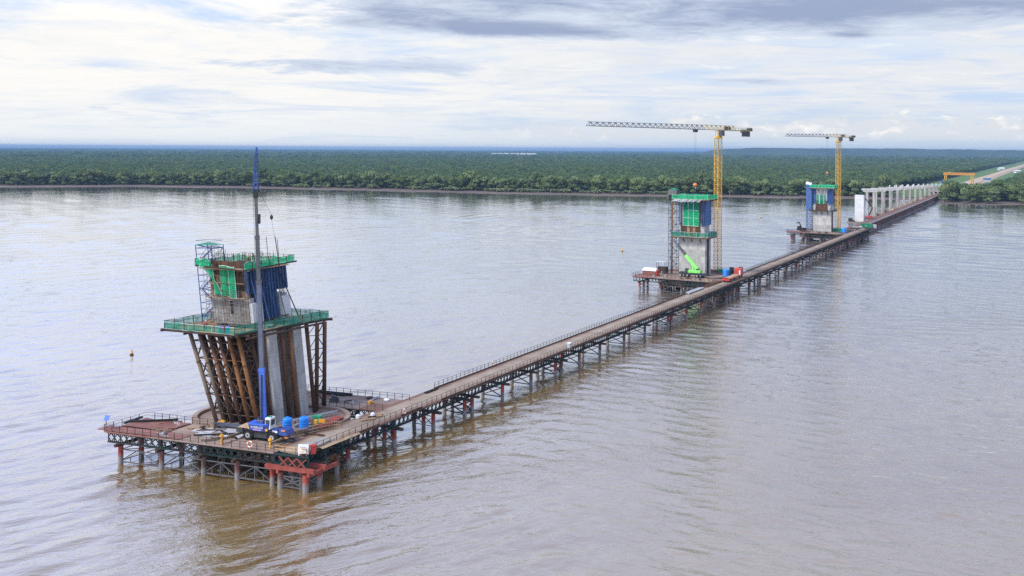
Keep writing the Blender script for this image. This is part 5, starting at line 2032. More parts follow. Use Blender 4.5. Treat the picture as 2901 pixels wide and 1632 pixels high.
gc = MID(17.3, 9.0, DZ)
g0 = gc + Vector((1.4, 0, 2.9))
g2 = MID(25.2, 9.6, 17.8)
ga, gb = g0.lerp(g2, .47), g0.lerp(g2, .80)
plain_crane(tuple(gc), math.atan2(-NY, -NX) + .05, 'bright green mobile crane with raised boom in front of the middle pylon', 'crane_green',
            [(g0, ga, .95, 'crane_green'), (ga, gb, .70, 'boom_grey'), (gb, g2, .55, 'boom_light')])
rc = B(500, 17.0, DZ - 1.6)
r0_ = rc + Vector((.8, 0, 3.5))
plain_crane(tuple(rc), math.atan2(NY, NX) + 3.14, 'small red crane on the jetty between the white pier and the viaduct columns', 'crane_red',
            [(r0_, r0_ + Vector((2.2, 0, 5.0)), .7, 'rust_dark'), (r0_ + Vector((2.2, 0, 5.0)), r0_ + Vector((-3.6, -1, 12.0)), .4, 'dark_stripe')], 2)


# ------------------------------------------------------------------ things on the decks
def tank(p, r, h, label, grp):
    T = thing('water_tank', label, 'tank', p, grp)
    prof = [(r * .96, 0), (r, .06)]
    z = .12
    while z < h * .82:
        prof += [(r, z), (r * 1.025, z + .05), (r * 1.025, z + .16), (r, z + .21)]
        z += .42
    prof += [(r, h * .86), (r * .9, h * .93), (r * .35, h * .985)]
    MB().lathe(p, prof, 22).build('body', 'tank_blue', T, False)
    MB().lathe((p[0], p[1], p[2] + h * .985), [(r * .34, -.03), (r * .34, .08), (r * .3, .11)], 14).build('lid', 'tank_blue', T)
    return T


tank(tuple(NEAR(12.2, 10.6, DZ)), .76, 2.05, 'left one of the two blue plastic water tanks behind the blue crane', 'blue tanks on the near platform')
tank(tuple(NEAR(10.2, 11.9, DZ)), .76, 2.05, 'right one of the two blue plastic water tanks behind the blue crane', 'blue tanks on the near platform')
tank(tuple(MID(8.1, 17.3, DZ)), 1.15, 2.6, 'blue plastic tank beside the middle pylon platform', None)
tank(tuple(FAR(8.4, 12.2, DZ)), 1.25, 2.6, 'blue plastic tank in front of the farthest pylon crane', None)


def item(name, mb, mat, label, cat, base, group=None, smooth=False):
    return simple(name, mb, mat, label, cat, base, group, smooth)


for k in range(46):
    a, b0 = random.choice(((random.uniform(7, 31), random.uniform(5.6, 8.2)), (random.uniform(18, 31), random.uniform(.8, 5)), (random.uniform(6.5, 16), random.uniform(9, 18)), (random.uniform(8, 26), random.uniform(27, 33.4)), (random.uniform(13, 27), random.uniform(8.8, 10.2))))
    if 10 < a < 20 and 4 < b0 < 10.5:
        continue
    c, rz = NEAR(a, b0, DZ), random.uniform(0, 3.1)
    m = MB()
    kind = random.randrange(4)
    if kind == 0:
        for q in range(5):
            m.box((random.uniform(-.2, .2), q * .16 - .3, .08 + .09 * (q % 2)), (random.uniform(1.4, 3.0), .14, .12))
    elif kind == 1:
        for q in range(7):
            m.tube((-1.6 + random.uniform(-.3, .3), q * .1, .06 + random.uniform(0, .12)), (1.6, q * .1 + random.uniform(-.2, .2), .06 + random.uniform(0, .12)), .045, n=5)
    elif kind == 2:
        m.box((0, 0, .22), (.7, .5, .44)).box((.7, .2, .15), (.5, .4, .3)).box((.1, 0, .5), (.5, .35, .12))
    else:
        pp = [(.7 * math.cos(t_ * .7) * (1 + t_ * .03), .6 * math.sin(t_ * .7) * (1 + t_ * .03), .05 + .004 * t_) for t_ in range(22)]
        m.path([Vector(p) for p in pp], .05, 5)
    xf(m, c, rz)
    nm, ct_, lb_ = (('timber_stack', 'timber', 'small loose stack of timber lengths'), ('pipe_stack', 'pipes', 'short bundle of loose thin pipes'), ('crate', 'crate', 'small cluster of site boxes'), ('hose', 'hose', 'dark coiled hose'))[kind]
    simple(nm, m, (random.choice(('timber', 'plywood', 'rust_pale')), random.choice(('steel_sheet', 'rust', 'rust_orange')), random.choice(('rust_dark', 'tank_blue', 'safety_yellow', 'steel_sheet', 'timber')), 'chassis')[kind],
           lb_ + ' lying on the near platform', ct_, tuple(c), 'loose ' + ct_ + ' on the near platform')

# red-brown plates lying over the left end of the near platform
for k, (a0, a1, b0, b1, z, lab) in enumerate(((28.0, 36.8, 3.0, 8.0, .12, 'big sheet of red-brown steel plate lying at the left of the near platform'),
                                              (23.0, 38.6, .2, 2.6, .05, 'long narrow rusty plate along the left front edge of the near platform'))):
    m = MB()
    n = 10

    def f(u, v):
        a, b0_ = a0 + (a1 - a0) * u, b0 + (b1 - b0) * v
        return NEAR(a, b0_, DZ + z + .10 * noise.noise((a * .5, b0_ * .6, k)) + .05)
    m.sheet(f, 16, 6)
    m.sheet(lambda u, v: f(1 - u, v) - Vector((0, 0, .05)), 16, 6)
    item('steel_plate', m, 'deck_rust', lab, 'steel plate', tuple(NEAR((a0 + a1) / 2, (b0 + b1) / 2, DZ)))
m = MB().beam(NEAR(37.0, 5.0, DZ + .3), NEAR(31.0, 8.4, DZ + .35), .35, .35).beam(NEAR(37.6, 4.4, DZ + .12), NEAR(38.0, 8.2, DZ + .15), .5, .25)
item('steel_beam', m, 'truss', 'dark beams laid along the back of the red-brown plate', 'beam', tuple(NEAR(35, 7, DZ)))
for k, (a, b0, l, w, r_) in enumerate(((19.2, 6.9, 4.2, 2.2, .05), (23.4, 6.0, 3.6, 2.4, .0), (17.3, 5.0, 3.4, 2.0, .1), (21.6, 4.0, 3.0, 1.7, -.1))):
    m = xf(MB().box((0, 0, .04), (l, w, .07)), NEAR(a, b0, DZ), NRA + r_)
    item('steel_sheet', m, 'steel_sheet', ('pale grey sheet nearest the cap rim', 'pale grey sheet lying left of the other sheets', 'pale grey sheet left of the blue crane', 'pale grey sheet nearest the front railing')[k] + ' on the near platform', 'sheet', tuple(NEAR(a, b0, DZ)))
for k, (p, q) in enumerate((((22.5, 2.6), (17.2, 5.7)), ((20.8, 6.2), (15.5, 3.6)), ((18.7, 2.0), (16.2, 4.2)))):
    m = MB().beam(NEAR(*p, DZ + .2), NEAR(*q, DZ + .2), .22, .22)
    item('steel_beam', m, 'truss', ('dark beam slanting across the pale sheets', 'dark beam under the outrigger left of the blue crane', 'short dark beam by the front railing')[k] + ' on the near platform', 'beam', tuple(NEAR(*p, DZ)))
for k, (p, q, n, lab) in enumerate((((24.5, 9.0), (15.0, 9.0), 14, 'long bundle of grey reinforcing bars in front of the leaning tubes'), ((15.5, 13.0), (12.0, 22.0), 12, 'bundle of pale rods right of the near pylon foot'))):
    m = MB()
    for i in range(n):
        dx = random.uniform(-.7, .7)
        m.beam(NEAR(p[0], p[1] + dx, DZ + .1 + random.uniform(0, .3)), NEAR(q[0], q[1] + dx + random.uniform(-.2, .2), DZ + .1 + random.uniform(0, .3)), .07)
    item('bar_bundle', m, 'steel_sheet' if k else 'boom_light', lab, 'steel bars', tuple(NEAR(*p, DZ)))
m = MB()
for i in range(6):
    m.beam(NEAR(7.2 + i * .28, 12.6, DZ + .3 + .12 * (i % 2)), NEAR(8.4 + i * .3, 19.0, DZ + .35), .26, .3)
item('beam_stack', m, 'red_beam', 'stack of red-brown steel beams right of the two blue tanks', 'beams', tuple(NEAR(8, 15, DZ)))
m = MB().box(NEAR(9.3, 13.6, DZ + .6), (.5, .5, 1.2), NRA).box(NEAR(9.0, 14.6, DZ + .8), (1.1, .1, .6), NRA)
item('yellow_frame', m, 'safety_yellow', 'yellow steel frame behind the right blue tank', 'frame', tuple(NEAR(9.3, 13.6, DZ)))
m = MB().box(NEAR(10.3, 15.4, DZ + .6), (1.0, .8, 1.0), NRA).prism([(NEAR(9.6 + x_, 15.4 + y_).x, NEAR(9.6 + x_, 15.4 + y_).y) for x_, y_ in ((0, -.5), (1.6, -.5), (1.3, .5), (.3, .5))], DZ + 1.1, DZ + 1.35)
item('pump', m, 'green_box', 'small dark green pump behind the two blue tanks', 'pump', tuple(NEAR(10.3, 15.4, DZ)))
for k, (a, b0) in enumerate(((6.6, 20.4), (5.2, 22.3))):
    m = MB().lathe(NEAR(a, b0, DZ), [(.35, 0), (.42, .2), (.38, .55), (.2, .7)], 9)
    item('sack', m, 'white_paint', ('large', 'small')[k] + ' white bulk bag beside the opening at the jetty corner', 'bag', tuple(NEAR(a, b0, DZ)))
for k in range(4):
    m = MB().box(NEAR(4.6 + (k % 2) * .5, 20.2 + k * .9, DZ + .12 + .0 * k), (2.6, .7, .2), NRA + .9)
    item('timber_mat', m, 'plywood', ('first', 'second', 'third', 'fourth')[k] + ' of four brown timber mats lying where the near platform joins the jetty', 'mat', tuple(NEAR(4.6, 20 + k, DZ)))
# curved pipe guard in front of the tanks
m = MB()
pts_ = [NEAR(5.6 + 3.4 * q, 14.6 - 9.5 * q + 2.5 * math.sin(q * 3.1), DZ + .55) for q in [i / 14 for i in range(15)]]
m.path(pts_, .07, 5).path([p + Vector((0, 0, .5)) for p in pts_], .05, 5).path([p - Vector((0, 0, .48)) for p in pts_], .08, 5)
for p in pts_:
    m.tube(p - Vector((0, 0, .55)), p + Vector((0, 0, .5)), .04, n=5)
item('guard_rail', m, 'timber', 'curved pale guard rail between the blue tanks and the jetty road', 'railing', tuple(NEAR(7, 11, DZ)))
f = lambda u, v: NEAR(2.2 + 2.6 * u, 4.2 + 4.6 * v, DZ + .06 + .10 * noise.noise((u * 3, v * 4, 1)) + .05)
item('cement_spill', MB().sheet(f, 10, 12), 'gravel_grey', 'pale grey heap of spilled cement on the road right of the blue crane', 'cement', tuple(NEAR(3.4, 6.4, DZ)))
f = lambda u, v: NEAR(.5 + .9 * u, 3.6 + 9.0 * v, DZ + .12 + .35 * math.sin(u * 3.14) * (.5 + .5 * noise.noise((v * 6, 2, 2))))
item('tarpaulin', MB().sheet(f, 6, 20), 'timber', 'crumpled tan tarpaulin along the jetty railing right of the white board', 'tarpaulin', tuple(NEAR(1, 8, DZ)))
T = thing('notice_board', 'white folding notice board at the front corner of the near platform', 'board', tuple(NEAR(1.2, .35, DZ)))
m = xf(MB().box((0, -.1, .95), (1.5, .08, 1.3)).box((0, .35, .9), (1.5, .06, 1.3)), NEAR(1.2, .35, DZ), NRA + math.pi + .2)
m.build('panel', 'white_paint', T)
m = MB()
for x_ in (-.6, .6):
    m.beam((x_, -.2, 0), (x_, -.05, .4), .1).beam((x_, .45, 0), (x_, .32, .4), .1)
xf(m, NEAR(1.2, .35, DZ), NRA + math.pi + .2).build('leg', 'white_paint', T)
m = xf(MB().box((0, -.16, 1.25), (.9, .02, .1)).box((.2, -.16, .95), (.6, .02, .3)), NEAR(1.2, .35, DZ), NRA + math.pi + .2)
m.build('picture', 'steel_sheet', T)
item('fire_box', xf(MB().box((0, 0, .55), (.7, .5, 1.1)).box((0, 0, 1.2), (.85, .6, .25)), NEAR(.5, 1.6, DZ), .3), 'crane_red', 'small red box standing behind the white notice board', 'box', tuple(NEAR(.5, 1.6, DZ)))


def ring(p, rz, label, r=.42):
    T = thing('life_ring', label, 'life ring', p)
    for k in range(8):
        m = MB()
        for i in range(3):
            a0, a1 = 2 * math.pi * (k * 3 + i) / 24, 2 * math.pi * (k * 3 + i + 1) / 24
            m.tube((r * math.cos(a0), 0, r * math.sin(a0)), (r * math.cos(a1), 0, r * math.sin(a1)), .10, n=6)
        xf(m, p, rz).build('segment', 'orange' if k % 2 else 'white_paint', T)


ring(tuple(NEAR(9.9, -.15, DZ + .85)), NRA, 'orange and white life ring on the front railing below the blue crane')
ring(tuple(B(-44.4, -.3, DZ + .7)), YAW, 'life ring on the jetty railing where the near platform ends')
ring(tuple(B(-6, 5.5, DZ + .7)), YAW, 'life ring on the far side railing of the jetty')
item('pipe_roll', MB().tube(B(-31, 5.1, DZ + .16), B(-26.5, 5.1, DZ + .16), .15, n=8).tube(B(-31, 4.7, DZ + .16), B(-27.5, 4.7, DZ + .16), .14, n=8), 'rust_dark', 'dark pipes lying along the far kerb near the jetty corner', 'pipes', tuple(B(-29, 4.9, DZ)))
item('beam_stack', MB().beam(NEAR(24, 33.2, DZ + .25), NEAR(17, 33.2, DZ + .25), .5, .4).beam(NEAR(22, 32.6, DZ + .2), NEAR(18, 32.6, DZ + .2), .3, .3), 'truss', 'dark steel beams along the back railing behind the near pylon', 'beams', tuple(NEAR(20, 33, DZ)))
item('cable_coil', MB().lathe(NEAR(13, 32.6, DZ), [(.5, 0), (.62, .15), (.55, .35), (.3, .4)], 12), 'rust_dark', 'round dark cable coil by the back railing of the near platform', 'coil', tuple(NEAR(13, 32.6, DZ)))
item('sack', MB().lathe(NEAR(9.5, 32.4, DZ), [(.5, 0), (.58, .2), (.4, .36), (.15, .45)], 9), 'white_paint', 'white sack by the railing at the inner corner of platform and jetty', 'bag', tuple(NEAR(9.5, 32.4, DZ)))
item('welding_set', MB().box(NEAR(17.2, 28.6, DZ + .4), (1.5, .9, .8), .4).tube(NEAR(16.6, 28.4, DZ + .9), NEAR(17.8, 28.8, DZ + 1.0), .2, n=8), 'boom_grey', 'grey machine on the back walkway right of the near pylon', 'machine', tuple(NEAR(17.2, 28.6, DZ)))
T = thing('gauge_cabin', 'white equipment cabinet hung on the right jetty railing', 'cabinet', tuple(B(17, -.5, DZ)))
xf(MB().box((0, 0, 1.05), (.95, .7, .9)).box((-.4, -.3, .3), (.08, .08, .6)).box((.4, -.3, .3), (.08, .08, .6)).box((-.4, .3, .3), (.08, .08, .6)).box((.4, .3, .3), (.08, .08, .6)), B(17, -.55, DZ), YAW).build('body', 'steel_sheet', T)
xf(MB().box((0, 0, 1.55), (1.1, .85, .1)), B(17, -.55, DZ), YAW).build('roof', 'white_paint', T)
# solar lamp at the left tip of the near platform
T = thing('solar_lamp', 'small blue solar panel on a post at the left tip of the near platform', 'lamp', tuple(NEAR(37.2, .6, DZ)))
MB().beam(NEAR(37.2, .6, DZ), NEAR(37.2, .6, DZ + 1.7), .1).build('post', 'rail', T)
p = NEAR(37.2, .6, DZ + 1.9)
xf(MB().hexa([(-.45, -.1, -.35), (.45, -.1, -.35), (.45, .0, -.3), (-.45, .0, -.3), (-.45, .25, .3), (.45, .25, .3), (.45, .35, .35), (-.45, .35, .35)]), p, NRA + 3.14).build('panel', 'crane_blue', T)
# barrels and a red bundle on the lower deck of the near pylon
for k, (a, b0, m_) in enumerate(((22.4, 8.6, 'crane_red'), (23.1, 8.7, 'tank_blue'), (21.9, 8.8, 'tank_blue'))):
    q = NEAR(a, b0, 20.22)
    item('barrel', MB().lathe(q, [(.33, 0), (.36, .1), (.34, .45), (.36, .8), (.33, .95)], 12), m_, ('red barrel', 'blue barrel left of the red one', 'blue barrel right of the red one')[k] + ' on the lower netted deck of the near pylon', 'barrel', tuple(q))


# ------------------------------------------------------------------ people
def person(p, rz, label, shirt, crouch=False, helmet='helmet'):
    T = thing('person', label, 'person', p)
    k = .62 if crouch else 1.0
    hip = .92 * k
    J = {'pel': (0, 0, hip, .15), 'bel': (.02, 0, hip + .18, .145), 'che': (.05 if not crouch else .14, 0, hip + .40, .165), 'nec': (.05 if not crouch else .2, 0, hip + .57, .065),
         'hd1': (.07 if not crouch else .24, 0, hip + .68, .095), 'hd2': (.07 if not crouch else .25, 0, hip + .82, .085),
         'kl': (.12 + (.22 if crouch else 0), .11, hip * .5, .075), 'al': (0, .12, .09, .05), 'tl': (.2, .13, .04, .045),
         'kr': (-.02 + (.3 if crouch else 0), -.11, hip * .5, .075), 'ar': (-.1 if not crouch else .05, -.12, .09, .05), 'tr': (.1, -.13, .04, .045),
         'sl': (.05, .2, hip + .48, .07), 'el': (.16, .27, hip + .22, .05), 'wl': (.36, .22, hip + .14, .036), 'fl': (.45, .2, hip + .13, .03),
         'sr': (.05, -.2, hip + .48, .07), 'er': (.08, -.28, hip + .2, .05), 'wr': (.26, -.25, hip + .02, .036), 'fr': (.33, -.24, hip - .04, .03)}
    E_ = [('pel', 'bel'), ('bel', 'che'), ('che', 'nec'), ('nec', 'hd1'), ('hd1', 'hd2'), ('pel', 'kl'), ('kl', 'al'), ('al', 'tl'), ('pel', 'kr'), ('kr', 'ar'), ('ar', 'tr'),
          ('che', 'sl'), ('sl', 'el'), ('el', 'wl'), ('wl', 'fl'), ('che', 'sr'), ('sr', 'er'), ('er', 'wr'), ('wr', 'fr')]
    ks = list(J)
    me = bpy.data.meshes.new('body')
    me.from_pydata([J[q][:3] for q in ks], [(ks.index(a), ks.index(b)) for a, b in E_], [])
    o = put('body', me, T, (0, 0, 0), (0, 0, rz))
    me.materials.append(MATS[shirt])
    md = o.modifiers.new('skin', 'SKIN')
    for i, q in enumerate(ks):
        me.skin_vertices[0].data[i].radius = (J[q][3], J[q][3])
    me.skin_vertices[0].data[0].use_root = True
    md.use_smooth_shade = True
    o.modifiers.new('sub', 'SUBSURF').levels = 1
    o.modifiers['sub'].render_levels = 1
    hd = J['hd2']
    put('helmet', MB().lathe((hd[0], hd[1], hd[2] - .02), [(.15, 0), (.14, .03), (.115, .05), (.10, .11), (.05, .145)], 10).mesh('helmet', helmet), T, (0, 0, 0), (0, 0, rz))
    lb = MB()
    for a, b in (('kl', 'al'), ('kr', 'ar')):
        lb.tube(Vector(J[a][:3]), Vector(J[b][:3]), .10, .075, 8)
    for a in ('kl', 'kr'):
        lb.tube(Vector(J['pel'][:3]) + Vector((0, .09 if a == 'kl' else -.09, 0)), Vector(J[a][:3]), .125, .10, 8)
    put('trousers', lb.mesh('trousers', 'cloth_dark'), T, (0, 0, 0), (0, 0, rz))
    return T


# meshes need a skin layer before radii can be written
def _skin(me):
    if not me.skin_vertices:
        bm = bmesh.new()
        bm.from_mesh(me)
        bm.verts.layers.skin.verify()
        bm.to_mesh(me)
        bm.free()


_old_put = put


def put(name, me, parent=None, loc=(0, 0, 0), rot=(0, 0, 0), scale=None, kind=None):
    if name == 'body' and me is not None and not me.polygons:
        _skin(me)
    return _old_put(name, me, parent, loc, rot, scale, kind)


person(tuple(NEAR(26.6, 9.4, 20.24)), 2.0, 'worker in a dark red top bending on the lower deck of the near pylon', 'cloth_red', True)
person(tuple(NEAR(28.8, 12.8, 29.88)), 1.0, 'worker with a pale helmet at the left of the upper deck of the near pylon', 'cloth_dark')
person(tuple(PN(21.0, 15.6, 30.32)), -1.2, 'left one of two workers in olive clothes on top of the near pylon', 'cloth_olive', True, 'safety_yellow')
person(tuple(PN(20.6, 17.4, 30.32)), -.6, 'right one of two workers in olive clothes on top of the near pylon', 'cloth_olive', True)
person(tuple(FAR(3.0, 48.4, DZ)), .5, 'person in an orange vest standing by the green container', 'orange')
person(tuple(MID(15.2, 12.8, 32.32)), .5, 'worker in a yellow helmet behind the net of the middle pylon upper deck', 'cloth_olive', False, 'safety_yellow')

# ------------------------------------------------------------------ middle platform
lo = B(142.5, 2.7, DZ)
TR = thing('flatbed_lorry', 'red flatbed lorry loaded with earth standing on the jetty by the middle pylon', 'lorry', tuple(B(151, 2.9, DZ)))


def LT(mb, name, mat, par=TR):
    return xf(mb, B(151, 2.9, DZ), YAW).build(name, mat, par)


LT(MB().box((-2, 0, 1.15), (13.0, 2.5, .3)).box((-8.4, 0, .95), (.3, 2.5, .7)), 'bed', 'crane_red')
LT(MB().sheet(lambda u, v: (-8.2 + 12.4 * u, -1.15 + 2.3 * v, 1.34 + .35 * math.sin(v * 3.14) * (.5 + .5 * noise.noise((u * 6, v * 2, 3)))), 24, 6), 'load', 'timber')
cabo = LT(MB().hexa([(5.6, -1.25, .9), (8.2, -1.25, .9), (8.2, 1.25, .9), (5.6, 1.25, .9), (5.6, -1.2, 3.3), (7.9, -1.2, 3.3), (7.9, 1.2, 3.3), (5.6, 1.2, 3.3)]), 'cab', 'crane_red')
LT(MB().box((6.9, -1.26, 2.5), (1.2, .05, .7)).box((8.1, 0, 2.5), (.2, 2.2, .8)), 'window', 'glass', cabo)
LT(MB().box((5.0, -.9, 1.9), (.6, .4, 1.6)), 'exhaust_guard', 'white_paint')
for x_ in (-7.2, -5.9, -1, 4.4, 7.0):
    for y_ in (-1.0, 1.0):
        wheel(TR, B(151, 2.9, DZ) + Matrix.Rotation(YAW, 3, 'Z') @ Vector((x_, y_, .5)), .5, .4, YAW)
for s0, s1, t, r_, m_, lab in ((110, 124, 5.0, .36, 'steel_sheet', 'long blue-grey pipes lying on the jetty before the middle platform'), (127, 136, 5.1, .3, 'rust', 'brown pipes on the jetty in front of the middle platform'),
                               (135.6, 143.4, 5.0, .34, 'rust_orange', 'orange painted pipes at the corner of the middle platform')):
    m = MB()
    for k in range(3):
        m.tube(B(s0 + k * .4, t - .55 + k * .5, DZ + r_ + (.1 if k == 1 else 0)), B(s1 - k * .5, t - .55 + k * .5, DZ + r_), r_ * .7, n=10)
    item('pipe_stack', m, m_, lab, 'pipes', tuple(B((s0 + s1) / 2, t, DZ)))
T = thing('site_hut', 'small hut with white roof and red end on the left of the middle platform', 'hut', tuple(MID(32.4, 6.2, DZ)))
hc, hr = MID(32.4, 6.2, DZ), math.atan2(NY, NX)
xf(MB().box((0, 0, .8), (5.0, 2.6, 1.6)), hc, hr).build('wall', 'deck_rust', T)
xf(MB().prism([(-2.7, -1.5), (2.7, -1.5), (2.7, 1.5), (-2.7, 1.5)], 1.6, 1.7).hexa([(-2.7, -1.5, 1.7), (2.7, -1.5, 1.7), (2.7, 1.5, 1.7), (-2.7, 1.5, 1.7), (-2.4, -.1, 2.6), (2.4, -.1, 2.6), (2.4, .1, 2.6), (-2.4, .1, 2.6)]), hc, hr).build('roof', 'white_paint', T)
xf(MB().box((-2.75, 0, 1.0), (.3, 2.4, 1.8)), hc, hr).build('door', 'crane_red', T)
gcx = MID(30.6, 13.8, DZ)
T = thing('generator_set', 'dark generator under a flat roof behind the stair tower of the middle pylon', 'generator', tuple(gcx))
xf(MB().box((0, 0, 1.2), (3.4, 2.0, 2.2)).box((1.9, .2, .8), (.6, 1.4, 1.4)), gcx, hr).build('body', 'rust_dark', T)
xf(MB().box((.4, 0, 4.1), (3.6, 2.4, .15)), gcx, hr).build('roof', 'steel_sheet', T)
for x_, y_ in ((-1.2, -1), (2, -1), (2, 1), (-1.2, 1)):
    xf(MB().box((x_, y_, 2.05), (.12, .12, 4.1)), gcx, hr).build('post', 'truss', T)
m = MB()
for k in range(3):
    m.tube(MID(31.5 - k * .6, 12.2, DZ + .2), MID(31.5 - k * .6, 12.2, DZ + 2.6), .08, n=6)
item('gas_bottle', MB().lathe(MID(28.9, 8.4, DZ), [(.18, 0), (.18, 1.1), (.07, 1.35)], 10), 'steel_sheet', 'pale gas bottle standing at the foot of the middle stair tower', 'gas bottle', tuple(MID(28.9, 8.4, DZ)))
item('skip', xf(MB().hexa([(-2, -1, 0), (2, -1, 0), (2, 1, 0), (-2, 1, 0), (-2.4, -1.2, 1.3), (2.4, -1.2, 1.3), (2.4, 1.2, 1.3), (-2.4, 1.2, 1.3)]), MID(11.3, 26.0, DZ), hr), 'green_box', 'green steel skip at the foot of the larger tower crane', 'skip', tuple(MID(11.3, 26, DZ)))
for k, (a, b0) in enumerate(((9.0, 27.2), (6.4, 29.6))):
    item('cabinet', xf(MB().box((0, 0, 1.0), (1.4, .9, 2.0)).box((0, 0, 2.06), (1.6, 1.1, .1)), MID(a, b0, DZ), hr), 'chassis', ('left', 'right')[k] + ' dark cabinet behind the blue tank of the middle platform', 'cabinet', tuple(MID(a, b0, DZ)))
for k in range(7):
    a, b0 = random.uniform(9, 30), random.uniform(1.0, 6.5)
    if 12 < a < 23:
        b0 = random.uniform(1.0, 3.5)
    sx = random.uniform(.8, 2.6)
    m = xf(MB().box((0, 0, .2), (sx, .5, .4)).box((.1, .2, .5), (sx * .6, .3, .25)), MID(a, b0, DZ), random.uniform(0, 3))
    o = item('timber_stack', m, random.choice(('timber', 'rust', 'steel_sheet')), 'small stack of material on the middle platform deck', 'stack', tuple(MID(a, b0, DZ)), 'material stacks on the middle platform')

# ------------------------------------------------------------------ far platform
fr_ = math.atan2(NY, NX)
item('skip', xf(MB().hexa([(-3, -1, 0), (3, -1, 0), (3, 1, 0), (-3, 1, 0), (-3.3, -1.2, 1.7), (3.3, -1.2, 1.7), (3.3, 1.2, 1.7), (-3.3, 1.2, 1.7)]), FAR(13.0, 17.4, DZ), fr_), 'green_box', 'long green steel skip at the foot of the smaller tower crane', 'skip', tuple(FAR(13, 17.4, DZ)))
T = thing('container', 'green shipping container on the jetty landing beyond the farthest pylon', 'container', tuple(FAR(3.2, 52.4, DZ)))
xf(MB().box((0, 0, 1.35), (6.0, 2.4, 2.6)), FAR(3.2, 52.4, DZ), fr_).build('body', 'green_box', T)
m = MB()
for k in range(14):
    m.box((-2.8 + k * .43, -1.22, 1.35), (.16, .06, 2.4))
xf(m, FAR(3.2, 52.4, DZ), fr_ + 3.14).build('corrugation', 'green_box', T)
T = thing('pickup', 'white pickup parked on the jetty beside the green container', 'car', tuple(FAR(7.6, 48.0, DZ)))
pc = FAR(7.6, 48.0, DZ)
xf(MB().box((0, 0, .75), (5.0, 1.8, .6)), pc, fr_ + .3).build('body', 'white_paint', T)
xf(MB().hexa([(-.6, -.85, 1.05), (1.5, -.85, 1.05), (1.5, .85, 1.05), (-.6, .85, 1.05), (-.3, -.75, 1.7), (.9, -.75, 1.7), (.9, .75, 1.7), (-.3, .75, 1.7)]), pc, fr_ + .3).build('cabin', 'glass', T)
for x_ in (-1.6, 1.6):
    for y_ in (-.85, .85):
        wheel(T, pc + Matrix.Rotation(fr_ + .3, 3, 'Z') @ Vector((x_, y_, .36)), .36, .25, fr_ + .3)
item('crate', MB().box(FAR(-.6, 54.5, DZ + 1.0), (2.2, 2.2, 2.0), fr_), 'steel_sheet', 'pale crate overhanging the jetty edge beyond the green container', 'crate', tuple(FAR(-.6, 54.5, DZ)))
gcx = FAR(31.0, 10.4, DZ)
T = thing('concrete_pump', 'dark machine with a raised arm on the left of the farthest platform', 'machine', tuple(gcx))
xf(MB().box((0, 0, 1.0), (4.6, 2.0, 1.6)).box((1.2, 0, 2.2), (1.6, 1.6, .9)), gcx, fr_).build('body', 'truss', T)
MB().path([gcx + Vector((0, 0, 2)), gcx + Vector((-1.4, 0, 5.0)), gcx + Vector((-2.6, 0, 4.2))], .28, 6).build('arm', 'truss', T)
for k in range(6):
    a, b0 = random.uniform(12, 34), random.uniform(1.0, 6.5)
    m = xf(MB().box((0, 0, .3), (random.uniform(1, 3), .8, .6)).box((0, .2, .7), (.8, .4, .3)), FAR(a, b0, DZ), random.uniform(0, 3))
    item('timber_stack', m, random.choice(('timber', 'rust', 'rust_pale')), 'small stack of material on the farthest platform deck', 'stack', tuple(FAR(a, b0, DZ)), 'material stacks on the farthest platform')

# ------------------------------------------------------------------ approach piers
T = thing('bridge_pier', 'plain white concrete pier standing alone before the viaduct columns', 'pier', tuple(B(484, 19.2, 2)))
for k in range(6):
    MB().hexa([B(481.5, 16.6, 3.6 + k * 2.9), B(481.5, 22.2, 3.6 + k * 2.9), B(486, 22.2, 3.6 + k * 2.9), B(486, 16.6, 3.6 + k * 2.9),
               B(481.5, 16.6, 6.48 + k * 2.9), B(481.5, 22.2, 6.48 + k * 2.9), B(486, 22.2, 6.48 + k * 2.9), B(486, 16.6, 6.48 + k * 2.9)]).build('concrete_lift', 'concrete_white', T)
MB().hexa([B(476, 13, 2.6), B(476, 26, 2.6), B(492, 26, 2.6), B(492, 13, 2.6), B(476, 13, 3.6), B(476, 26, 3.6), B(492, 26, 3.6), B(492, 13, 3.6)]).build('footing', 'concrete_dirty', T)
for s in (478, 484, 490):
    for t in (14, 19.5, 25):
        put_at('pile', PILE['pile_brown'], T, B(s, t, 0))
gcx = B(479, 24.4, 3.6)
T = thing('winch_machine', 'dark winch standing on the footing left of the white pier', 'machine', tuple(gcx))
xf(MB().box((0, 0, 1.2), (2.4, 2, 2.0)).box((-1.8, 0, .5), (1.6, 1.4, 1.0)), gcx, fr_).build('body', 'truss', T)

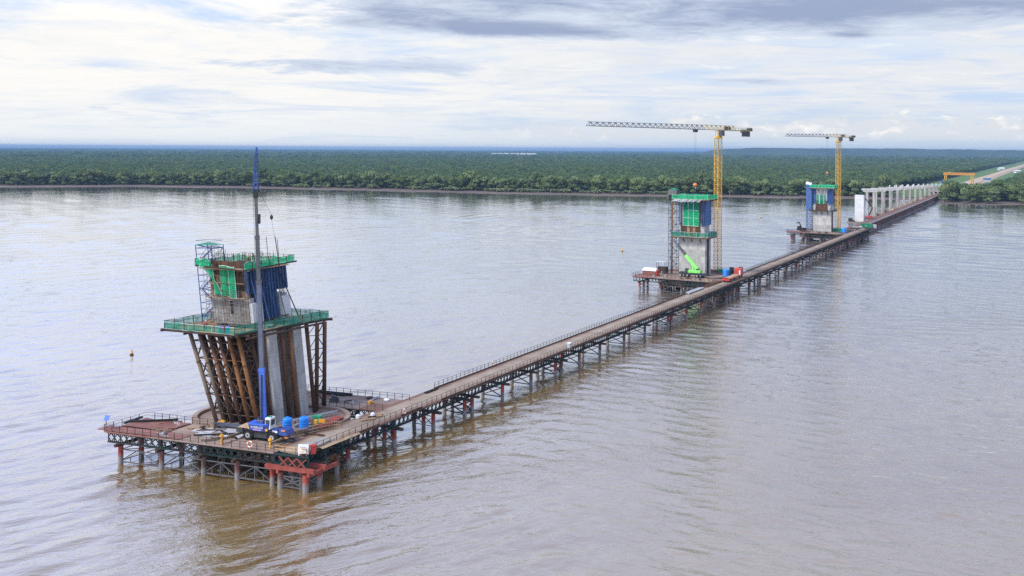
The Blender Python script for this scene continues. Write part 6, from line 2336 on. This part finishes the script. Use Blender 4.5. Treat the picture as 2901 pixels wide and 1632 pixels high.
colm = MB().box((0, 0, 0), (1.8, 2.0, 18)).mesh('column', 'concrete_grimy')
capm = MB().hexa([(-4.6, -1.2, -1.3), (4.6, -1.2, -1.3), (4.6, 1.2, -1.3), (-4.6, 1.2, -1.3), (-5.8, -1.2, .0), (5.8, -1.2, .0), (5.8, 1.2, .0), (-5.8, 1.2, .0)]).box((0, 0, .62), (12.4, 2.8, 1.22)).mesh('cap_beam', 'concrete')
footm = MB().box((0, 0, 0), (10.5, 5.5, 1.5)).mesh('footing', 'concrete_dirty')
stubm = MB().box((0, 0, 0), (.7, .7, 1.8)).mesh('bearing_stub', 'concrete_white')
ords = ('first', 'second', 'third', 'fourth', 'fifth', 'sixth', 'seventh', 'eighth', 'ninth', 'tenth', 'eleventh', 'twelfth')
for k in range(12):
    s = 557 + 39.5 * k
    t = 24.8 + .006 * 39.5 * k
    T = thing('viaduct_pier', '%s viaduct pier with twin columns and a cap beam, counted from the white pier' % ords[k], 'pier', tuple(B(s, t, 0)), 'row of viaduct piers by the far bank')
    zc = 21.4 - (s - 557) * .0235
    for dt in (-2.4, 2.4):
        put_at('column', colm, T, B(s, t + dt, 2.6 + (zc - 3.6) / 2), fr_, (1, 1, (zc - 3.6) / 18))
    put_at('cap_beam', capm, T, B(s, t, zc), fr_)
    put_at('footing', footm, T, B(s, t, 2.0), fr_)
    for q in range(3 if k > 2 else 0):
        put_at('bearing_stub', stubm, T, B(s, t - 4.6 + q * 4.2, zc + 1.9 + .2 * (q % 2)), fr_)
for k in range(9):
    s = 548 + 39.5 * k
    m = xf(MB().box((0, 0, .4), (random.uniform(3, 7), 1.6, .8)).box((.6, .3, 1.1), (1.4, 1.0, .9)), B(s, 16.5 + .012 * (s - 410), 3.6), random.uniform(0, 3))
    item('material_stack', m, random.choice(('timber', 'rust', 'steel_sheet', 'concrete')), 'low stack of material between the causeway and the viaduct piers', 'stack', tuple(B(s, 17, 3.6)), 'material stacks along the viaduct')
m = MB().hexa([B(1012, 14, 1.4), B(1012, 36, 1.4), B(1200, 34, 1.4), B(1200, 13, 1.4), B(1012, 14, 9), B(1012, 36, 9), B(1200, 34, 6), B(1200, 13, 6)])
item('abutment', m, 'gravel_grey', 'grey retaining wall where the viaduct meets the bank', 'abutment', tuple(B(1100, 24, 1.4)))

# ------------------------------------------------------------------ gantry and yard
def gantry(s, t0, t1, zb, zt, label):
    T = thing('gantry_crane', label, 'gantry crane', tuple(B(s, (t0 + t1) / 2, zb)))
    for ds in (-2.2, 2.2):
        lattice(MB(), B(s + ds, t0 - 3, zt), B(s + ds, t1 + 3, zt), 1.2, 2.6, 14, .42).build('girder', 'gantry_orange', T)
    for t in (t0, t1):
        for ds in (-4.5, 4.5):
            for dt in (-1.4, 1.4):
                MB().beam(B(s + ds, t + dt, zb), B(s + ds * .5, t + dt * .7, zt), .8).build('leg', 'yellow', T)
        MB().beam(B(s - 5, t, zb + .5), B(s + 5, t, zb + .5), .8, .8).build('sill_beam', 'yellow', T)
        m = MB()
        for ds in (-4.5, 4.5):
            m.beam(B(s + ds, t - 1.4, zb + 1), B(s + ds * .7, t + 1.2, zb + (zt - zb) * .6), .25)
        m.build('leg_brace', 'yellow', T)
    xf(MB().box((0, 0, .9), (2.6, 5.6, 1.2)), B(s, t1 - 5, zt + 2.2), fr_).build('trolley', 'yellow', T)


gantry(1300, 13, 47, 5.0, 17.2, 'orange and yellow portal gantry crane on the road at the bank')
for k, (s, t, l, w, h, m_, lab) in enumerate(((1180, 33, 24, 3, 3, 'crane_red', 'long red girder lying beside the portal gantry'), (1260, 43, 12, 7, 3, 'blue_form_flat', 'blue roofed shed left of the portal gantry'),
                                               (1225, 38, 9, 6, 2.5, 'blue_form_flat', 'dark blue shed left of the portal gantry'), (1120, 38, 9, 6, 3, 'net_green', 'green tarpaulin shelter at the end of the viaduct'),
                                               (1420, 2, 10, 7, 4, 'blue_form_flat', 'blue roofed hut right of the road behind the gantry'), (1040, 12, 8, 5, 3.5, 'white_paint', 'white roofed hut by the end of the causeway'))):
    T = thing('yard_shed' if k else 'girder', lab, 'shed' if k else 'girder', tuple(B(s, t, 4)))
    zb = 4.5 if k != 5 else 1.4
    xf(MB().box((0, 0, h / 2), (l, w, h)), B(s, t, zb), fr_).build('wall' if k else 'web', m_ if k in (0,) else 'steel_sheet', T)
    if k:
        xf(MB().hexa([(-l / 2 - .5, -w / 2 - .5, h), (l / 2 + .5, -w / 2 - .5, h), (l / 2 + .5, w / 2 + .5, h), (-l / 2 - .5, w / 2 + .5, h),
                      (-l / 2 - .3, -.2, h + 1.8), (l / 2 + .3, -.2, h + 1.8), (l / 2 + .3, .2, h + 1.8), (-l / 2 - .3, .2, h + 1.8)]), B(s, t, zb), fr_).build('roof', m_, T)
    else:
        xf(MB().box((0, 0, h + .1), (l, w * 1.3, .3)).box((0, 0, .0), (l, w * 1.3, .3)), B(s, t, zb), fr_).build('flange', m_, T)
for k in range(5):
    s, t = 1130 + 28 * k, 20 + random.uniform(-4, 12)
    m = xf(MB().box((0, 0, 1.2), (5, 2.4, 1.6)).box((1.6, 0, 2.4), (1.6, 2.2, 1.2)).box((0, 0, .4), (4.4, 2.0, .5)), B(s, t, 7.8 - k * .7), random.uniform(0, 3))
    item('site_vehicle', m, ('white_paint', 'chassis', 'steel_sheet', 'white_paint', 'chassis')[k], 'small vehicle parked between the viaduct end and the gantry', 'vehicle', tuple(B(s, t, 7.8 - k * .7)), 'vehicles in the yard by the gantry')
for k, (s, t) in enumerate(((2300, -6), (2620, 44), (2700, 46))):
    T = thing('roadside_hut', ('white hut right of the distant road', 'nearer white hut left of the distant road', 'farther white hut left of the distant road')[k], 'hut', tuple(B(s, t, 1.7)))
    xf(MB().box((0, 0, 2), (14, 8, 4)), B(s, t, 1.7), .3).build('wall', 'white_paint', T)
    xf(MB().hexa([(-8, -5, 4), (8, -5, 4), (8, 5, 4), (-8, 5, 4), (-8, -.2, 6.5), (8, -.2, 6.5), (8, .2, 6.5), (-8, .2, 6.5)]), B(s, t, 1.7), .3).build('roof', 'concrete_white', T)
T = thing('radio_mast', 'thin radio mast standing on the skyline left of the tower cranes', 'mast', (330, 6000, 10))
lattice(MB(), (330, 6000, 10), (330.01, 6000, 10), 1, 1, 1, .1)
MB().beam((330, 6000, 10), (330, 6000, 61), 1.1).build('pole', 'grey_scaffold', T)


# ------------------------------------------------------------------ buoys
def buoy(p, label, grp):
    T = thing('channel_buoy', label, 'buoy', p, grp)
    T.scale = (.72, .72, .72)
    MB().lathe((p[0], p[1], -.3), [(.3, 0), (.62, .25), (.66, .55), (.5, .75)], 14).build('float', 'rust_dark', T)
    m = MB()
    for k in range(4):
        a = math.pi * k / 2 + .4
        m.tube((p[0] + .4 * math.cos(a), p[1] + .4 * math.sin(a), .4), (p[0] + .16 * math.cos(a), p[1] + .16 * math.sin(a), 1.5), .05, n=5)
    m.lathe((p[0], p[1], .55), [(.36, 0), (.30, .45), (.34, .5), (.34, .9), (.16, 1.05)], 10)
    m.build('tower', 'safety_yellow', T)
    MB().lathe((p[0], p[1], 1.6), [(.08, 0), (.13, .06), (.13, .25), (.05, .32)], 8).build('lantern', 'chassis', T)


buoy((-91.0, 229.0, 0), 'yellow channel buoy afloat left of the near pylon', 'buoys')
buoy((54.6, 469.0, 0), 'small buoy afloat in mid-river left of the middle pylon', 'buoys')
buoy((184.6, 706.4, 0), 'tiny far buoy near the opposite bank between the two tower cranes', 'buoys')

# ------------------------------------------------------------------ air
hzm = bpy.data.materials.new('haze')
hzm.use_nodes = True
nt = hzm.node_tree
nt.nodes.clear()
pv = nt.nodes.new('ShaderNodeVolumePrincipled')
pv.inputs['Color'].default_value = (.27, .47, .75, 1)
pv.inputs['Density'].default_value = 7.5e-5
pv.inputs['Anisotropy'].default_value = 0.0
out = nt.nodes.new('ShaderNodeOutputMaterial')
nt.links.new(pv.outputs[0], out.inputs['Volume'])
MATS['haze'] = hzm
hb = MB().box((0, 13700, 37), (54400, 27800, 77)).build('haze', 'haze', None, False, 'stuff')
tag(hb, 'thin blue haze over the river and forest', 'haze')
